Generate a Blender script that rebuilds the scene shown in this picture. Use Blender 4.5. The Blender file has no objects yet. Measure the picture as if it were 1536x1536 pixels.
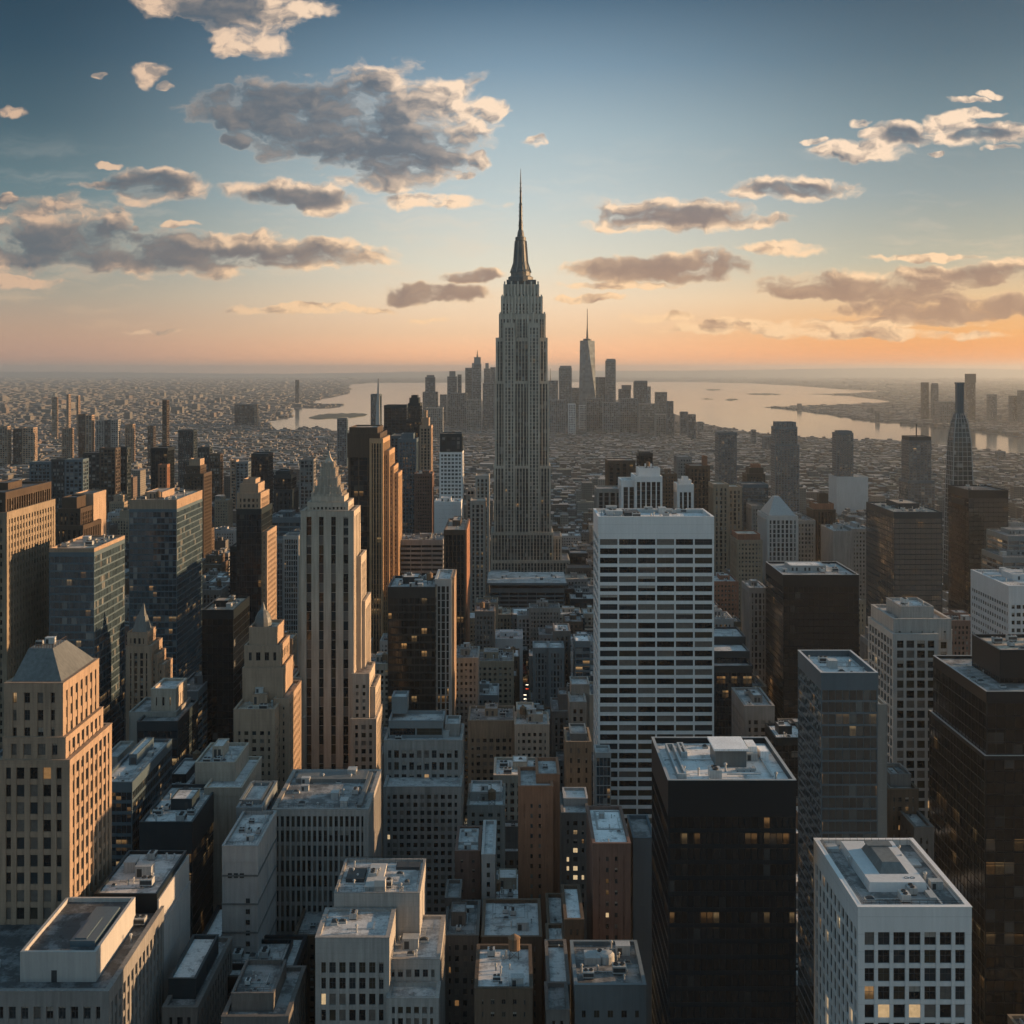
import bpy, math, random, colorsys
from mathutils import Vector
random.seed(7)
R = math.radians
sc = bpy.context.scene
col = sc.collection
# ---------------------------------------------------------------- camera
H, F, CX, CY = 250.0, 1800.0, 768.0, 556.0          # eye height in metres; focal length in photo pixels; vanishing point
cam_data = bpy.data.cameras.new("camera")
cam = bpy.data.objects.new("camera", cam_data); col.objects.link(cam)
cam.location = (0, 0, H); cam.rotation_euler = (R(90), 0, 0)
cam_data.sensor_width = 36; cam_data.lens = 36 * F / 1536
cam_data.shift_y = -(768 - CY) / 1536
cam_data.clip_start = 1; cam_data.clip_end = 300000
sc.camera = cam
# ---------------------------------------------------------------- light
SUN_AZ, SUN_EL = 80.0, 8.5                            # degrees to the right of straight ahead, degrees above the horizon
sun_data = bpy.data.lights.new("sun", 'SUN')
sun_data.energy = 5.0; sun_data.angle = R(0.5); sun_data.color = (1.0, 0.60, 0.30)
sun = bpy.data.objects.new("sun", sun_data); col.objects.link(sun)
to_sun = Vector((math.sin(R(SUN_AZ)) * math.cos(R(SUN_EL)), math.cos(R(SUN_AZ)) * math.cos(R(SUN_EL)), math.sin(R(SUN_EL))))
sun.rotation_euler = to_sun.to_track_quat('Z', 'Y').to_euler()
sun.location = (0, 0, 900)
sc.view_settings.view_transform = 'Standard'; sc.view_settings.look = 'None'
sc.view_settings.exposure = 0.9; sc.view_settings.gamma = 1.0
sc.view_settings.use_curve_mapping = False
sc.cycles.use_denoising = True
sc.cycles.max_bounces = 5; sc.cycles.diffuse_bounces = 2; sc.cycles.glossy_bounces = 3
sc.cycles.transmission_bounces = 2; sc.cycles.volume_bounces = 1
sc.cycles.sample_clamp_indirect = 4

class NT:                                             # small helper for writing node trees
    def __init__(s, tree): s.t = tree; s.n = tree.nodes; s.l = tree.links
    def new(s, kind, **kw):
        n = s.n.new(kind)
        for k, v in kw.items(): setattr(n, k, v)
        return n
    def put(s, sock, v):
        if isinstance(v, bpy.types.NodeSocket): s.l.new(v, sock)
        elif v is not None: sock.default_value = v
    def m(s, op, a=None, b=None, c=None, clamp=False):
        n = s.new('ShaderNodeMath', operation=op, use_clamp=clamp)
        for i, v in enumerate((a, b, c)): s.put(n.inputs[i], v)
        return n.outputs[0]
    def v(s, op, a=None, b=None, scale=None):
        n = s.new('ShaderNodeVectorMath', operation=op)
        s.put(n.inputs[0], a); s.put(n.inputs[1], b)
        if scale is not None: s.put(n.inputs['Scale'], scale)
        return n.outputs['Value'] if op in ('DOT_PRODUCT', 'LENGTH', 'DISTANCE') else n.outputs[0]
    def mix(s, f, a, b, mode='MIX', clamp=False):
        n = s.new('ShaderNodeMix', data_type='RGBA', blend_type=mode, clamp_result=clamp)
        s.put(n.inputs[0], f); s.put(n.inputs[6], a); s.put(n.inputs[7], b)
        return n.outputs[2]
    def xyz(s, x, y, z):
        n = s.new('ShaderNodeCombineXYZ')
        for i, v in enumerate((x, y, z)): s.put(n.inputs[i], v)
        return n.outputs[0]
    def sep(s, v):
        n = s.new('ShaderNodeSeparateXYZ'); s.put(n.inputs[0], v); return n.outputs
    def noise(s, vec, scale, detail=2.0, rough=0.5, dim='3D', lac=2.0):
        n = s.new('ShaderNodeTexNoise', noise_dimensions=dim)
        s.put(n.inputs['Vector'], vec); s.put(n.inputs['Scale'], scale)
        n.inputs['Detail'].default_value = detail; n.inputs['Roughness'].default_value = rough
        n.inputs['Lacunarity'].default_value = lac
        return n.outputs['Fac']
    def step(s, x, lo, hi, a=0.0, b=1.0, smooth=True):
        n = s.new('ShaderNodeMapRange', interpolation_type='SMOOTHSTEP' if smooth else 'LINEAR')
        s.put(n.inputs[0], x)
        for i, v in zip((1, 2, 3, 4), (lo, hi, a, b)): n.inputs[i].default_value = v
        return n.outputs[0]
    def ramp(s, x, stops):
        n = s.new('ShaderNodeValToRGB'); s.put(n.inputs[0], x)
        e = n.color_ramp.elements
        e[0].position, e[0].color = stops[0][0], (*stops[0][1], 1)
        e[1].position, e[1].color = stops[-1][0], (*stops[-1][1], 1)
        for p, c in stops[1:-1]:
            q = e.new(p); q.color = (*c, 1)
        return n.outputs[0]
def lin(r, g, b):                                     # display values 0-255 to linear
    f = lambda c: (c / 255 / 12.92) if c / 255 <= 0.04045 else ((c / 255 + 0.055) / 1.055) ** 2.4
    return (f(r), f(g), f(b))

# ---------------------------------------------------------------- sky
world = bpy.data.worlds.new("World"); sc.world = world; world.use_nodes = True
world.cycles.sampling_method = 'MANUAL'; world.cycles.sample_map_resolution = 256
T = NT(world.node_tree); T.n.clear()
tc = T.new('ShaderNodeTexCoord').outputs['Generated']
sx, sy, sz = T.sep(tc)
nish = T.new('ShaderNodeTexSky', sky_type='NISHITA', sun_disc=False)
nish.sun_elevation = R(SUN_EL); nish.sun_rotation = R(SUN_AZ)
nish.altitude = 200; nish.air_density = 1.3; nish.dust_density = 2.0; nish.ozone_density = 2.0
# evening gradient by elevation, one for ahead and one for the side of the sun
el = T.m('MULTIPLY', T.m('MAXIMUM', sz, 0.0), 2.0, clamp=True)
def ez(py): v = (556 - py) / 1800; return 2 * v / math.sqrt(1 + v * v)
ahead = T.ramp(el, [(0, lin(300, 206, 146)), (ez(540), lin(286, 204, 146)), (ez(500), lin(252, 208, 166)), (ez(450), lin(246, 220, 188)), (ez(400), lin(226, 219, 200)),
                    (ez(300), lin(192, 203, 203)), (ez(200), lin(165, 184, 192)), (ez(100), lin(122, 149, 168)), (ez(0), lin(78, 107, 130)), (0.8, lin(96, 128, 146)), (1.0, lin(110, 144, 164))])
sunny = T.ramp(el, [(0, lin(272, 154, 64)), (ez(540), lin(256, 152, 68)), (ez(500), lin(244, 172, 98)), (ez(450), lin(228, 192, 148)), (ez(400), lin(184, 180, 160)),
                    (ez(300), lin(143, 156, 158)), (ez(200), lin(110, 132, 142)), (ez(100), lin(80, 104, 119)), (ez(0), lin(56, 80, 98)), (0.8, lin(96, 128, 146)), (1.0, lin(110, 144, 164))])
away = T.ramp(el, [(0, lin(196, 154, 134)), (ez(540), lin(198, 152, 130)), (ez(500), lin(190, 157, 134)), (ez(450), lin(166, 157, 142)), (ez(400), lin(136, 146, 142)),
                   (ez(300), lin(98, 122, 130)), (ez(200), lin(66, 92, 106)), (ez(100), lin(44, 72, 90)), (ez(0), lin(32, 58, 76)), (0.8, lin(88, 120, 138)), (1.0, lin(110, 144, 164))])
az = T.m('ARCTAN2', sx, sy)                            # 0 straight ahead, positive towards the sun
g1 = T.mix(T.step(az, 0.0, 0.38), ahead, sunny)
g2 = T.mix(T.step(az, -0.41, 0.0, 1.0, 0.0), g1, away)
east = T.ramp(el, [(0, lin(186, 188, 180)), (0.15, lin(186, 197, 196)), (0.4, lin(162, 184, 190)), (0.7, lin(128, 158, 174)), (1.0, lin(110, 144, 164))])  # unseen sky behind the camera, brightened with the zenith to add fill light
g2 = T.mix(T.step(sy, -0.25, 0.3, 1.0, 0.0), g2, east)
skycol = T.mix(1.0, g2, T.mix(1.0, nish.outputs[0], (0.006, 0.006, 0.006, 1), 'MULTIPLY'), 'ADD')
# clouds: soft ellipses in (azimuth, height) tangents, broken up by fractal noise
ysafe = T.m('MAXIMUM', sy, 0.05)
u = T.m('DIVIDE', sx, ysafe); w = T.m('DIVIDE', sz, ysafe)
pos = T.xyz(u, w, 0.0)
ELL = [(360, 158, 90, 24), (440, 178, 100, 58), (545, 180, 105, 74), (640, 178, 100, 66), (600, 235, 110, 44), (738, 166, 26, 18), (350, 215, 22, 9),
       (310, -4, 120, 34), (390, 40, 70, 38), (345, 66, 24, 20), (462, 14, 40, 18), (218, 113, 25, 18), (160, 118, 15, 6),
       (240, 279, 72, 25), (180, 278, 60, 7), (430, 288, 84, 17), (490, 304, 50, 19),
       (90, 345, 110, 42), (20, 365, 100, 46), (230, 378, 150, 30), (300, 392, 110, 26), (450, 381, 150, 22), (350, 368, 90, 20), (14, 303, 16, 13), (205, 342, 9, 6),
       (662, 302, 92, 12), (645, 440, 88, 15), (705, 414, 58, 10), (450, 462, 120, 8), (642, 478, 32, 4), (220, 498, 42, 3),
       (1000, 322, 140, 22), (960, 336, 100, 14), (1110, 328, 70, 13), (1200, 284, 100, 16),
       (980, 405, 140, 20), (1040, 396, 90, 22), (1180, 372, 60, 11), (930, 428, 90, 6),
       (1300, 226, 76, 15), (1352, 205, 45, 18), (1290, 183, 22, 9), (1470, 202, 76, 14), (1422, 184, 42, 14), (1455, 170, 48, 8), (1220, 212, 20, 5), (1450, 150, 38, 5),
       (1270, 432, 170, 20), (1400, 420, 160, 16), (1420, 462, 180, 20), (1250, 484, 220, 8), (1540, 405, 60, 20), (1380, 388, 90, 5), (1000, 475, 60, 7), (1150, 492, 150, 9), (1340, 502, 180, 8), (880, 448, 60, 6),
       (22, 166, 28, 8), (40, 422, 62, 8), (170, 248, 18, 5), (272, 337, 24, 5), (800, 214, 22, 9), (560, 272, 60, 16), (716, 240, 24, 12), (690, 262, 18, 8), (250, 126, 10, 6), (1310, 200, 18, 7), (1490, 140, 22, 5), (1415, 232, 16, 4), (1500, 222, 26, 4)]
wx = T.noise(pos, 26.0, 3.0, 0.6, '2D'); wy = T.noise(T.v('ADD', pos, (5.3, 1.7, 0)), 26.0, 3.0, 0.6, '2D')
warp = T.xyz(T.m('MULTIPLY', T.m('SUBTRACT', wx, 0.5), 0.035), T.m('MULTIPLY', T.m('SUBTRACT', wy, 0.5), 0.016), 0.0)
wp = T.v('ADD', pos, warp)
def ellipse(cx_, cy_, rx_, ry_):                      # distance from its middle, 1 on its outline
    n = T.new('ShaderNodeVectorMath', operation='MULTIPLY_ADD'); T.put(n.inputs[0], wp)
    kx, ky = F / rx_, F / ry_
    n.inputs[1].default_value = (kx, ky, 0); n.inputs[2].default_value = (-kx * (cx_ - CX) / F, -ky * (CY - cy_) / F, 0)
    return T.v('LENGTH', n.outputs[0])
big = None
for cx_, cy_, rx_, ry_ in ELL:
    q = ellipse(cx_, cy_, 1.14 * rx_, 1.2 * ry_)
    big = q if big is None else T.m('MINIMUM', big, q)
SHD = [(440, 180, 170, 62), (560, 225, 120, 44), (225, 276, 60, 16), (440, 297, 70, 12), (110, 368, 170, 28), (330, 386, 190, 17), (640, 440, 90, 15), (705, 416, 45, 7),
       (1010, 325, 100, 12), (1030, 402, 130, 18), (1300, 435, 200, 15), (1420, 464, 190, 16), (330, 12, 60, 24), (1190, 285, 60, 8), (1352, 206, 28, 9), (1470, 203, 40, 7), (1500, 415, 80, 14)]
mask = T.m('SUBTRACT', 1.0, T.m('MULTIPLY', big, big))  # 1 in the middle of a cloud, 0 on its outline, negative outside
dark = None
for cx_, cy_, rx_, ry_ in SHD:
    q = ellipse(cx_, cy_, rx_, ry_)
    dark = q if dark is None else T.m('MINIMUM', dark, q)
def puffs(p):                                         # wider than tall
    q = T.v('MULTIPLY', p, (1.0, 1.9, 1.0))
    return T.noise(q, 27.0, 10.0, 0.56, '2D')
n0 = puffs(wp); n1 = puffs(T.v('ADD', wp, (0.007, 0.004, 0)))
dens = T.m('ADD', T.m('MULTIPLY', T.m('MINIMUM', mask, 0.62), 1.5), T.m('MULTIPLY', T.m('SUBTRACT', n0, 0.56), 3.4))
alpha = T.step(dens, -0.25, 0.8)
relief = T.m('MULTIPLY', T.m('SUBTRACT', n0, n1), 3.6)
body = T.step(dark, 0.7, 1.7, 1.0, 0.0)
loose = T.m('SUBTRACT', T.m('MULTIPLY', T.m('SUBTRACT', n0, 0.42), 1.3), relief)
shade = T.m('ADD', T.m('MULTIPLY', body, 0.85), T.m('MULTIPLY', loose, T.m('SUBTRACT', 1.0, T.m('MULTIPLY', body, 0.72))), clamp=True)
shade = T.m('MULTIPLY', shade, T.step(dens, 0.0, 0.4, 0.35, 1.0))
shine = T.m('POWER', T.m('SUBTRACT', 1.0, shade), 1.5)
low = T.step(w, 0.03, 0.2)                            # low clouds are warmer than high ones
cold = T.mix(low, (*lin(168, 134, 112), 1), (*lin(98, 108, 120), 1))
cold = T.mix(T.step(az, -0.42, 0.1, 1.0, 0.0), cold, (*lin(96, 104, 112), 1))
warm = T.mix(low, (*lin(260, 216, 166), 1), (*lin(256, 226, 196), 1))
warm = T.mix(T.step(az, -0.45, -0.05, 1.0, 0.0), warm, (*lin(214, 180, 152), 1))
cloudcol = T.mix(shine, cold, warm)
# thin veils and wisps
veil = T.noise(T.v('MULTIPLY', wp, (4.0, 26.0, 1.0)), 1.6, 6.0, 0.62, '2D')
veil = T.m('MULTIPLY', T.step(veil, 0.50, 0.78), T.m('MULTIPLY', T.step(w, 0.015, 0.06), T.step(w, 0.12, 0.22, 0.30, 0.0)))
vis = T.m('MULTIPLY', alpha, T.m('GREATER_THAN', sy, 0.06))
skycol = T.mix(T.m('MULTIPLY', veil, T.m('GREATER_THAN', sy, 0.06)), skycol, T.mix(low, (*lin(246, 204, 160), 1), (*lin(232, 222, 208), 1)))
vis = T.m('MULTIPLY', vis, T.step(w, -0.0, 0.03))
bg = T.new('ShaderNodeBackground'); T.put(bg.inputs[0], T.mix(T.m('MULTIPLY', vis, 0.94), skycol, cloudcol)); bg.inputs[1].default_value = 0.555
out = T.new('ShaderNodeOutputWorld'); T.l.new(bg.outputs[0], out.inputs[0])
# ---------------------------------------------------------------- mesh and naming helpers
class MB:
    def __init__(s): s.v = []; s.f = []; s.mi = []; s.c = []
    def poly(s, pts, m=0):
        i = len(s.v); s.v += pts; s.f.append(tuple(range(i, i + len(pts)))); s.mi.append(m)
    def box(s, x0, x1, y0, y1, z0, z1, m=0, top=None, bottom=False):
        i = len(s.v)
        s.v += [(x0, y0, z0), (x1, y0, z0), (x1, y1, z0), (x0, y1, z0), (x0, y0, z1), (x1, y0, z1), (x1, y1, z1), (x0, y1, z1)]
        s.f += [(i, i+1, i+5, i+4), (i+1, i+2, i+6, i+5), (i+2, i+3, i+7, i+6), (i+3, i, i+4, i+7), (i+4, i+5, i+6, i+7)]
        s.mi += [m] * 4 + [m if top is None else top]
        if bottom: s.f.append((i+3, i+2, i+1, i)); s.mi.append(m)
    def frustum(s, a, b, m=0, cap=True):              # a, b = (x0, x1, y0, y1, z)
        i = len(s.v)
        for x0, x1, y0, y1, z in (a, b): s.v += [(x0, y0, z), (x1, y0, z), (x1, y1, z), (x0, y1, z)]
        s.f += [(i, i+1, i+5, i+4), (i+1, i+2, i+6, i+5), (i+2, i+3, i+7, i+6), (i+3, i, i+4, i+7)]; s.mi += [m] * 4
        if cap: s.f.append((i+4, i+5, i+6, i+7)); s.mi.append(m)
    def lathe(s, cx, cy, prof, n=12, m=0):            # prof = [(radius, z)...]
        i = len(s.v)
        for r, z in prof:
            for k in range(n):
                a = 2 * math.pi * (k + 0.5) / n; s.v.append((cx + r * math.cos(a), cy + r * math.sin(a), z))
        for j in range(len(prof) - 1):
            for k in range(n):
                a, b = i + j * n + k, i + j * n + (k + 1) % n; s.f.append((a, b, b + n, a + n)); s.mi.append(m)
        j = i + (len(prof) - 1) * n; s.f.append(tuple(range(j, j + n))); s.mi.append(m)
    def strut(s, a, b, r, m=0):
        a, b = Vector(a), Vector(b); d = (b - a).normalized()
        u_ = d.orthogonal().normalized() * r; w_ = d.cross(u_)
        i = len(s.v)
        for p in (a, b):
            for q in (u_, w_, -u_, -w_): s.v.append(tuple(p + q))
        for k in range(4): s.f.append((i + k, i + (k + 1) % 4, i + 4 + (k + 1) % 4, i + 4 + k)); s.mi.append(m)
        s.f.append((i + 4, i + 5, i + 6, i + 7)); s.mi.append(m)
    def mesh(s, name, mats):
        me = bpy.data.meshes.new(name); me.from_pydata(s.v, [], s.f)
        for q in mats: me.materials.append(q)
        if len(mats) > 1: me.polygons.foreach_set('material_index', s.mi)
        if s.c:
            ca = me.color_attributes.new('tint', 'FLOAT_COLOR', 'CORNER'); dat = []
            for f_, c_ in zip(s.f, s.c): dat += [c_[0], c_[1], c_[2], 1.0] * len(f_)
            ca.data.foreach_set('color', dat)
        me.update(); return me
    def build(s, name, mats, parent=None, loc=(0, 0, 0)):
        if not isinstance(mats, (list, tuple)): mats = [mats]
        o = bpy.data.objects.new(name, s.mesh(name, mats)); col.objects.link(o); o.location = loc
        if parent: o.parent = parent
        return o
def tag(o, label=None, cat=None, group=None, kind=None):
    for k, v in (('label', label), ('category', cat), ('group', group), ('kind', kind)):
        if v: o[k] = v
    return o
def thing(name, loc, label, cat, group=None, rz=0.0):
    o = bpy.data.objects.new(name, None); col.objects.link(o); o.location = loc; o.rotation_euler = (0, 0, rz)
    o.empty_display_size = 5
    return tag(o, label, cat, group)
def PX(px, Y): return (px - CX) * Y / F
def PZ(py, Y): return H - (py - CY) * Y / F
def GY(py): return H * F / (py - CY)
def clean(o, me, parent, loc=(0, 0, 0)): pass

# ---------------------------------------------------------------- materials
MATS = {}
def mat(name):
    m = bpy.data.materials.new(name); m.use_nodes = True; t = NT(m.node_tree)
    b = t.n['Principled BSDF']; MATS[name] = m
    return m, t, b
def wall_mat(name, c, rough=0.85, var=0.35, grime=0.55, scale=1.0, spec=0.3, stone=0.0):
    m, t, b = mat(name)
    oi = t.new('ShaderNodeObjectInfo').outputs['Random']
    p = t.v('ADD', t.new('ShaderNodeTexCoord').outputs['Object'], t.xyz(t.m('MULTIPLY', oi, 311.0), t.m('MULTIPLY', oi, 173.0), 0.0))
    big_ = t.noise(p, 0.06 * scale, 3, 0.6)
    st = t.noise(t.v('MULTIPLY', p, (1.0, 1.0, 0.06)), 0.9 * scale, 4, 0.65)      # vertical dirt streaks
    fine = t.noise(p, 2.2 * scale, 3, 0.7)
    f = t.m('ADD', t.m('MULTIPLY', t.m('SUBTRACT', big_, 0.5), 1.6 * var), t.m('MULTIPLY', t.m('SUBTRACT', st, 0.5), 2.0 * grime))
    f = t.m('ADD', f, t.m('MULTIPLY', t.m('SUBTRACT', fine, 0.5), 0.5 * var))
    f = t.m('MAXIMUM', t.m('ADD', f, t.m('ADD', 0.86, t.m('MULTIPLY', oi, 0.28))), 0.25)
    if stone:                                          # courses of blocks or panels
        z = t.sep(p)[2]
        fr = t.m('FRACT', t.m('DIVIDE', z, stone))
        f = t.m('MULTIPLY', f, t.step(fr, 0.0, 0.06, 0.78, 1.0, False))
    colr = t.v('SCALE', (c[0], c[1], c[2]), scale=f)
    t.put(b.inputs['Base Color'], colr)
    b.inputs['Roughness'].default_value = rough; b.inputs['Specular IOR Level'].default_value = spec
    return m
def glass_mat(name, bay, fl, tint=(0.012, 0.017, 0.022), blind=0.26, lit=0.02, rough=0.08, ior=1.6, blindcol=(0.16, 0.17, 0.17), strength=1.0, runs=0.0, wob=0.012, x_off=0.0, z_off=0.0, refl=None, shops=0.0):
    m, t, b = mat(name)
    p = t.new('ShaderNodeTexCoord').outputs['Object']
    q = t.v('DIVIDE', t.v('ADD', p, (x_off + 0.013, 0.37, z_off + 0.01)), (bay, bay, fl))
    cell = t.v('FLOOR', q)
    wn = t.new('ShaderNodeTexWhiteNoise', noise_dimensions='3D'); t.put(wn.inputs[0], cell)
    r = wn.outputs['Value']; rc = wn.outputs['Color']
    r1, r2, r3 = t.sep(rc)
    fx = t.sep(t.v('FRACTION', q))
    # blinds hang from the top of some panes
    hang = t.m('MULTIPLY', t.m('LESS_THAN', r, blind), t.m('GREATER_THAN', fx[2], r1))
    base = t.mix(hang, (*tint, 1), (*blindcol, 1))
    base = t.mix(1.0, base, t.xyz(t.m('ADD', 0.6, t.m('MULTIPLY', r2, 0.8)), t.m('ADD', 0.6, t.m('MULTIPLY', r2, 0.8)), t.m('ADD', 0.6, t.m('MULTIPLY', r2, 0.8))), 'MULTIPLY')
    t.put(b.inputs['Base Color'], base)
    b.inputs['Roughness'].default_value = rough; b.inputs['IOR'].default_value = ior
    if refl: b.inputs['Metallic'].default_value = 1.0; 
    geo = t.new('ShaderNodeNewGeometry').outputs['Normal']
    jig = t.v('SCALE', t.v('SUBTRACT', rc, (0.5, 0.5, 0.5)), scale=wob * 2)
    wav = t.new('ShaderNodeTexNoise'); t.put(wav.inputs[0], p); wav.inputs['Scale'].default_value = 0.25
    jig2 = t.v('SCALE', t.v('SUBTRACT', wav.outputs['Color'], (0.5, 0.5, 0.5)), scale=wob * 1.5)
    t.put(b.inputs['Normal'], t.v('NORMALIZE', t.v('ADD', t.v('ADD', geo, jig), jig2)))
    if lit > 0:
        on = t.m('LESS_THAN', r3, lit)
        if runs:                                       # some floors are lit along a stretch
            w2 = t.new('ShaderNodeTexWhiteNoise', noise_dimensions='1D'); t.put(w2.inputs['W'], t.sep(cell)[2])
            stretch = t.noise(t.v('MULTIPLY', cell, (0.35, 0.35, 7.3)), 1.0, 1.0)
            run = t.m('MULTIPLY', t.m('LESS_THAN', w2.outputs[0], runs), t.m('MULTIPLY', t.m('GREATER_THAN', stretch, 0.48), t.m('LESS_THAN', r1, 0.7)))
            on = t.m('MAXIMUM', on, run)
        if shops: on = t.m('MAXIMUM', on, t.m('MULTIPLY', t.m('LESS_THAN', t.sep(p)[2], 4.5), t.m('LESS_THAN', r1, shops)))
        ins = t.noise(t.v('MULTIPLY', p, (2.2, 2.2, 3.0)), 1.0, 3, 0.7)
        ins = t.m('ADD', t.m('MULTIPLY', t.step(fx[2], 0.55, 0.9), 0.75), t.step(ins, 0.45, 0.8, 0.1, 0.6))
        em = t.mix(r2, (1.0, 0.50, 0.17, 1), (1.0, 0.66, 0.30, 1))
        t.put(b.inputs['Emission Color'], em)
        t.put(b.inputs['Emission Strength'], t.m('MULTIPLY', t.m('MULTIPLY', on, ins), t.m('MULTIPLY', t.m('ADD', 0.25, r), 0.20 * strength)))
    return m
def roof_mat(name, c, c2, patch=0.5):
    m, t, b = mat(name)
    oi = t.new('ShaderNodeObjectInfo').outputs['Random']
    p = t.v('ADD', t.new('ShaderNodeTexCoord').outputs['Object'], t.xyz(t.m('MULTIPLY', oi, 297.0), t.m('MULTIPLY', oi, 151.0), 0.0))
    a = t.noise(p, 0.16, 5, 0.62); d = t.noise(p, 1.3, 4, 0.7); e = t.noise(t.v('MULTIPLY', p, (0.25, 1.6, 1.0)), 0.5, 2, 0.5)
    k = t.step(t.m('ADD', t.m('MULTIPLY', a, 0.75), t.m('MULTIPLY', d, 0.25)), patch - 0.08, patch + 0.07)
    cc = t.mix(k, (*c, 1), (*c2, 1))
    X_, Y_, Z_ = t.sep(p)
    seam = t.m('MULTIPLY', t.step(t.m('FRACT', t.m('DIVIDE', X_, 3.1)), 0.0, 0.035, 0.7, 1.0, False), t.step(t.m('FRACT', t.m('DIVIDE', Y_, 7.3)), 0.0, 0.02, 0.75, 1.0, False))
    pud = t.step(t.noise(p, 0.35, 3, 0.55), 0.62, 0.66, 1.0, 0.55)
    f = t.m('ADD', t.m('ADD', 0.35, t.m('MULTIPLY', oi, 0.4)), t.m('ADD', t.m('MULTIPLY', d, 0.5), t.m('MULTIPLY', e, 0.4)))
    f = t.m('MULTIPLY', f, t.m('MULTIPLY', seam, pud))
    t.put(b.inputs['Base Color'], t.v('SCALE', cc, scale=f))
    b.inputs['Roughness'].default_value = 0.7
    return m
W = {
 'limestone': wall_mat('limestone', (0.36, 0.315, 0.265), stone=1.2),
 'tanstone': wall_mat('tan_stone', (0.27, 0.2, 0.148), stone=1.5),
 'greystone': wall_mat('grey_stone', (0.24, 0.235, 0.22), stone=1.2),
 'palestone': wall_mat('pale_stone', (0.275, 0.27, 0.262), stone=1.5),
 'white': wall_mat('white_panel', (0.6, 0.605, 0.61), var=0.12, grime=0.16, rough=0.6, stone=3.9),
 'whitestone': wall_mat('white_stone', (0.37, 0.37, 0.365), var=0.15, grime=0.25),
 'bluewhite': wall_mat('blue_white_panel', (0.48, 0.5, 0.52), var=0.15, grime=0.2, rough=0.55),
 'concrete': wall_mat('concrete', (0.19, 0.188, 0.185), grime=0.5),
 'palewall': wall_mat('painted_render', (0.34, 0.34, 0.34), grime=0.3),
 'brick': wall_mat('red_brick', (0.203, 0.098, 0.066), scale=1.5),
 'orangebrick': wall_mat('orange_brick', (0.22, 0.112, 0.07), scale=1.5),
 'brown': wall_mat('brown_brick', (0.101, 0.074, 0.055), scale=1.5),
 'rosebrick': wall_mat('rose_brick', (0.155, 0.1, 0.084), scale=1.5),
 'beigebrick': wall_mat('beige_brick', (0.234, 0.191, 0.144), scale=1.5),
 'greybrick': wall_mat('grey_brick', (0.125, 0.121, 0.117), scale=1.5),
 'darkmetal': wall_mat('dark_metal', (0.016, 0.028, 0.036), rough=0.45, var=0.2, grime=0.2),
 'blackmetal': wall_mat('black_metal', (0.008, 0.014, 0.019), rough=0.4, var=0.2, grime=0.2),
 'bronze': wall_mat('bronze_metal', (0.058, 0.043, 0.033), rough=0.5),
 'goldstone': wall_mat('gold_stone_sunlit', (0.34, 0.225, 0.135), rough=0.6),
 'teal': wall_mat('teal_metal', (0.075, 0.11, 0.135), rough=0.4, var=0.2, grime=0.2),
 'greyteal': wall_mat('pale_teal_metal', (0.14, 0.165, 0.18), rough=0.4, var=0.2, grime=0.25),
 'ashlar': wall_mat('silver_grey_ashlar', (0.44, 0.405, 0.35)),
 'silver': wall_mat('silver_metal', (0.312, 0.328, 0.335), rough=0.4, var=0.15, grime=0.2),
 'lead': wall_mat('lead_roofing', (0.117, 0.129, 0.133), rough=0.5),
}
RF = {
 'snow': roof_mat('pale_roof_membrane', (0.22, 0.225, 0.23), (0.44, 0.445, 0.45), 0.48),
 'grey': roof_mat('grey_roof_gravel', (0.09, 0.093, 0.096), (0.25, 0.255, 0.26), 0.5),
 'dark': roof_mat('dark_roof_felt', (0.045, 0.05, 0.055), (0.15, 0.16, 0.17), 0.55),
 'tan': roof_mat('tan_roof_gravel', (0.20, 0.16, 0.13), (0.42, 0.36, 0.30), 0.5),
 'white': roof_mat('white_roof_coating', (0.30, 0.305, 0.31), (0.64, 0.65, 0.66), 0.44),
}
metal_unit = wall_mat('galvanised_steel', (0.34, 0.36, 0.37), rough=0.45, scale=4)
metal_dark = wall_mat('dark_louvre', (0.04, 0.045, 0.05), rough=0.6, scale=4)
wood_tank = wall_mat('weathered_wood', (0.13, 0.09, 0.06), scale=4)
snow_unit = wall_mat('white_unit_paint', (0.66, 0.68, 0.70), rough=0.5, scale=4)
frame_mat = wall_mat('window_frame_metal', (0.07, 0.075, 0.08), rough=0.4, scale=4, var=0.05, grime=0.05)
def lamp_mat(name, c, s):
    m, t, b = mat(name); b.inputs['Base Color'].default_value = (0.02, 0.02, 0.02, 1)
    b.inputs['Emission Color'].default_value = (*c, 1); b.inputs['Emission Strength'].default_value = s; return m
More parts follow.
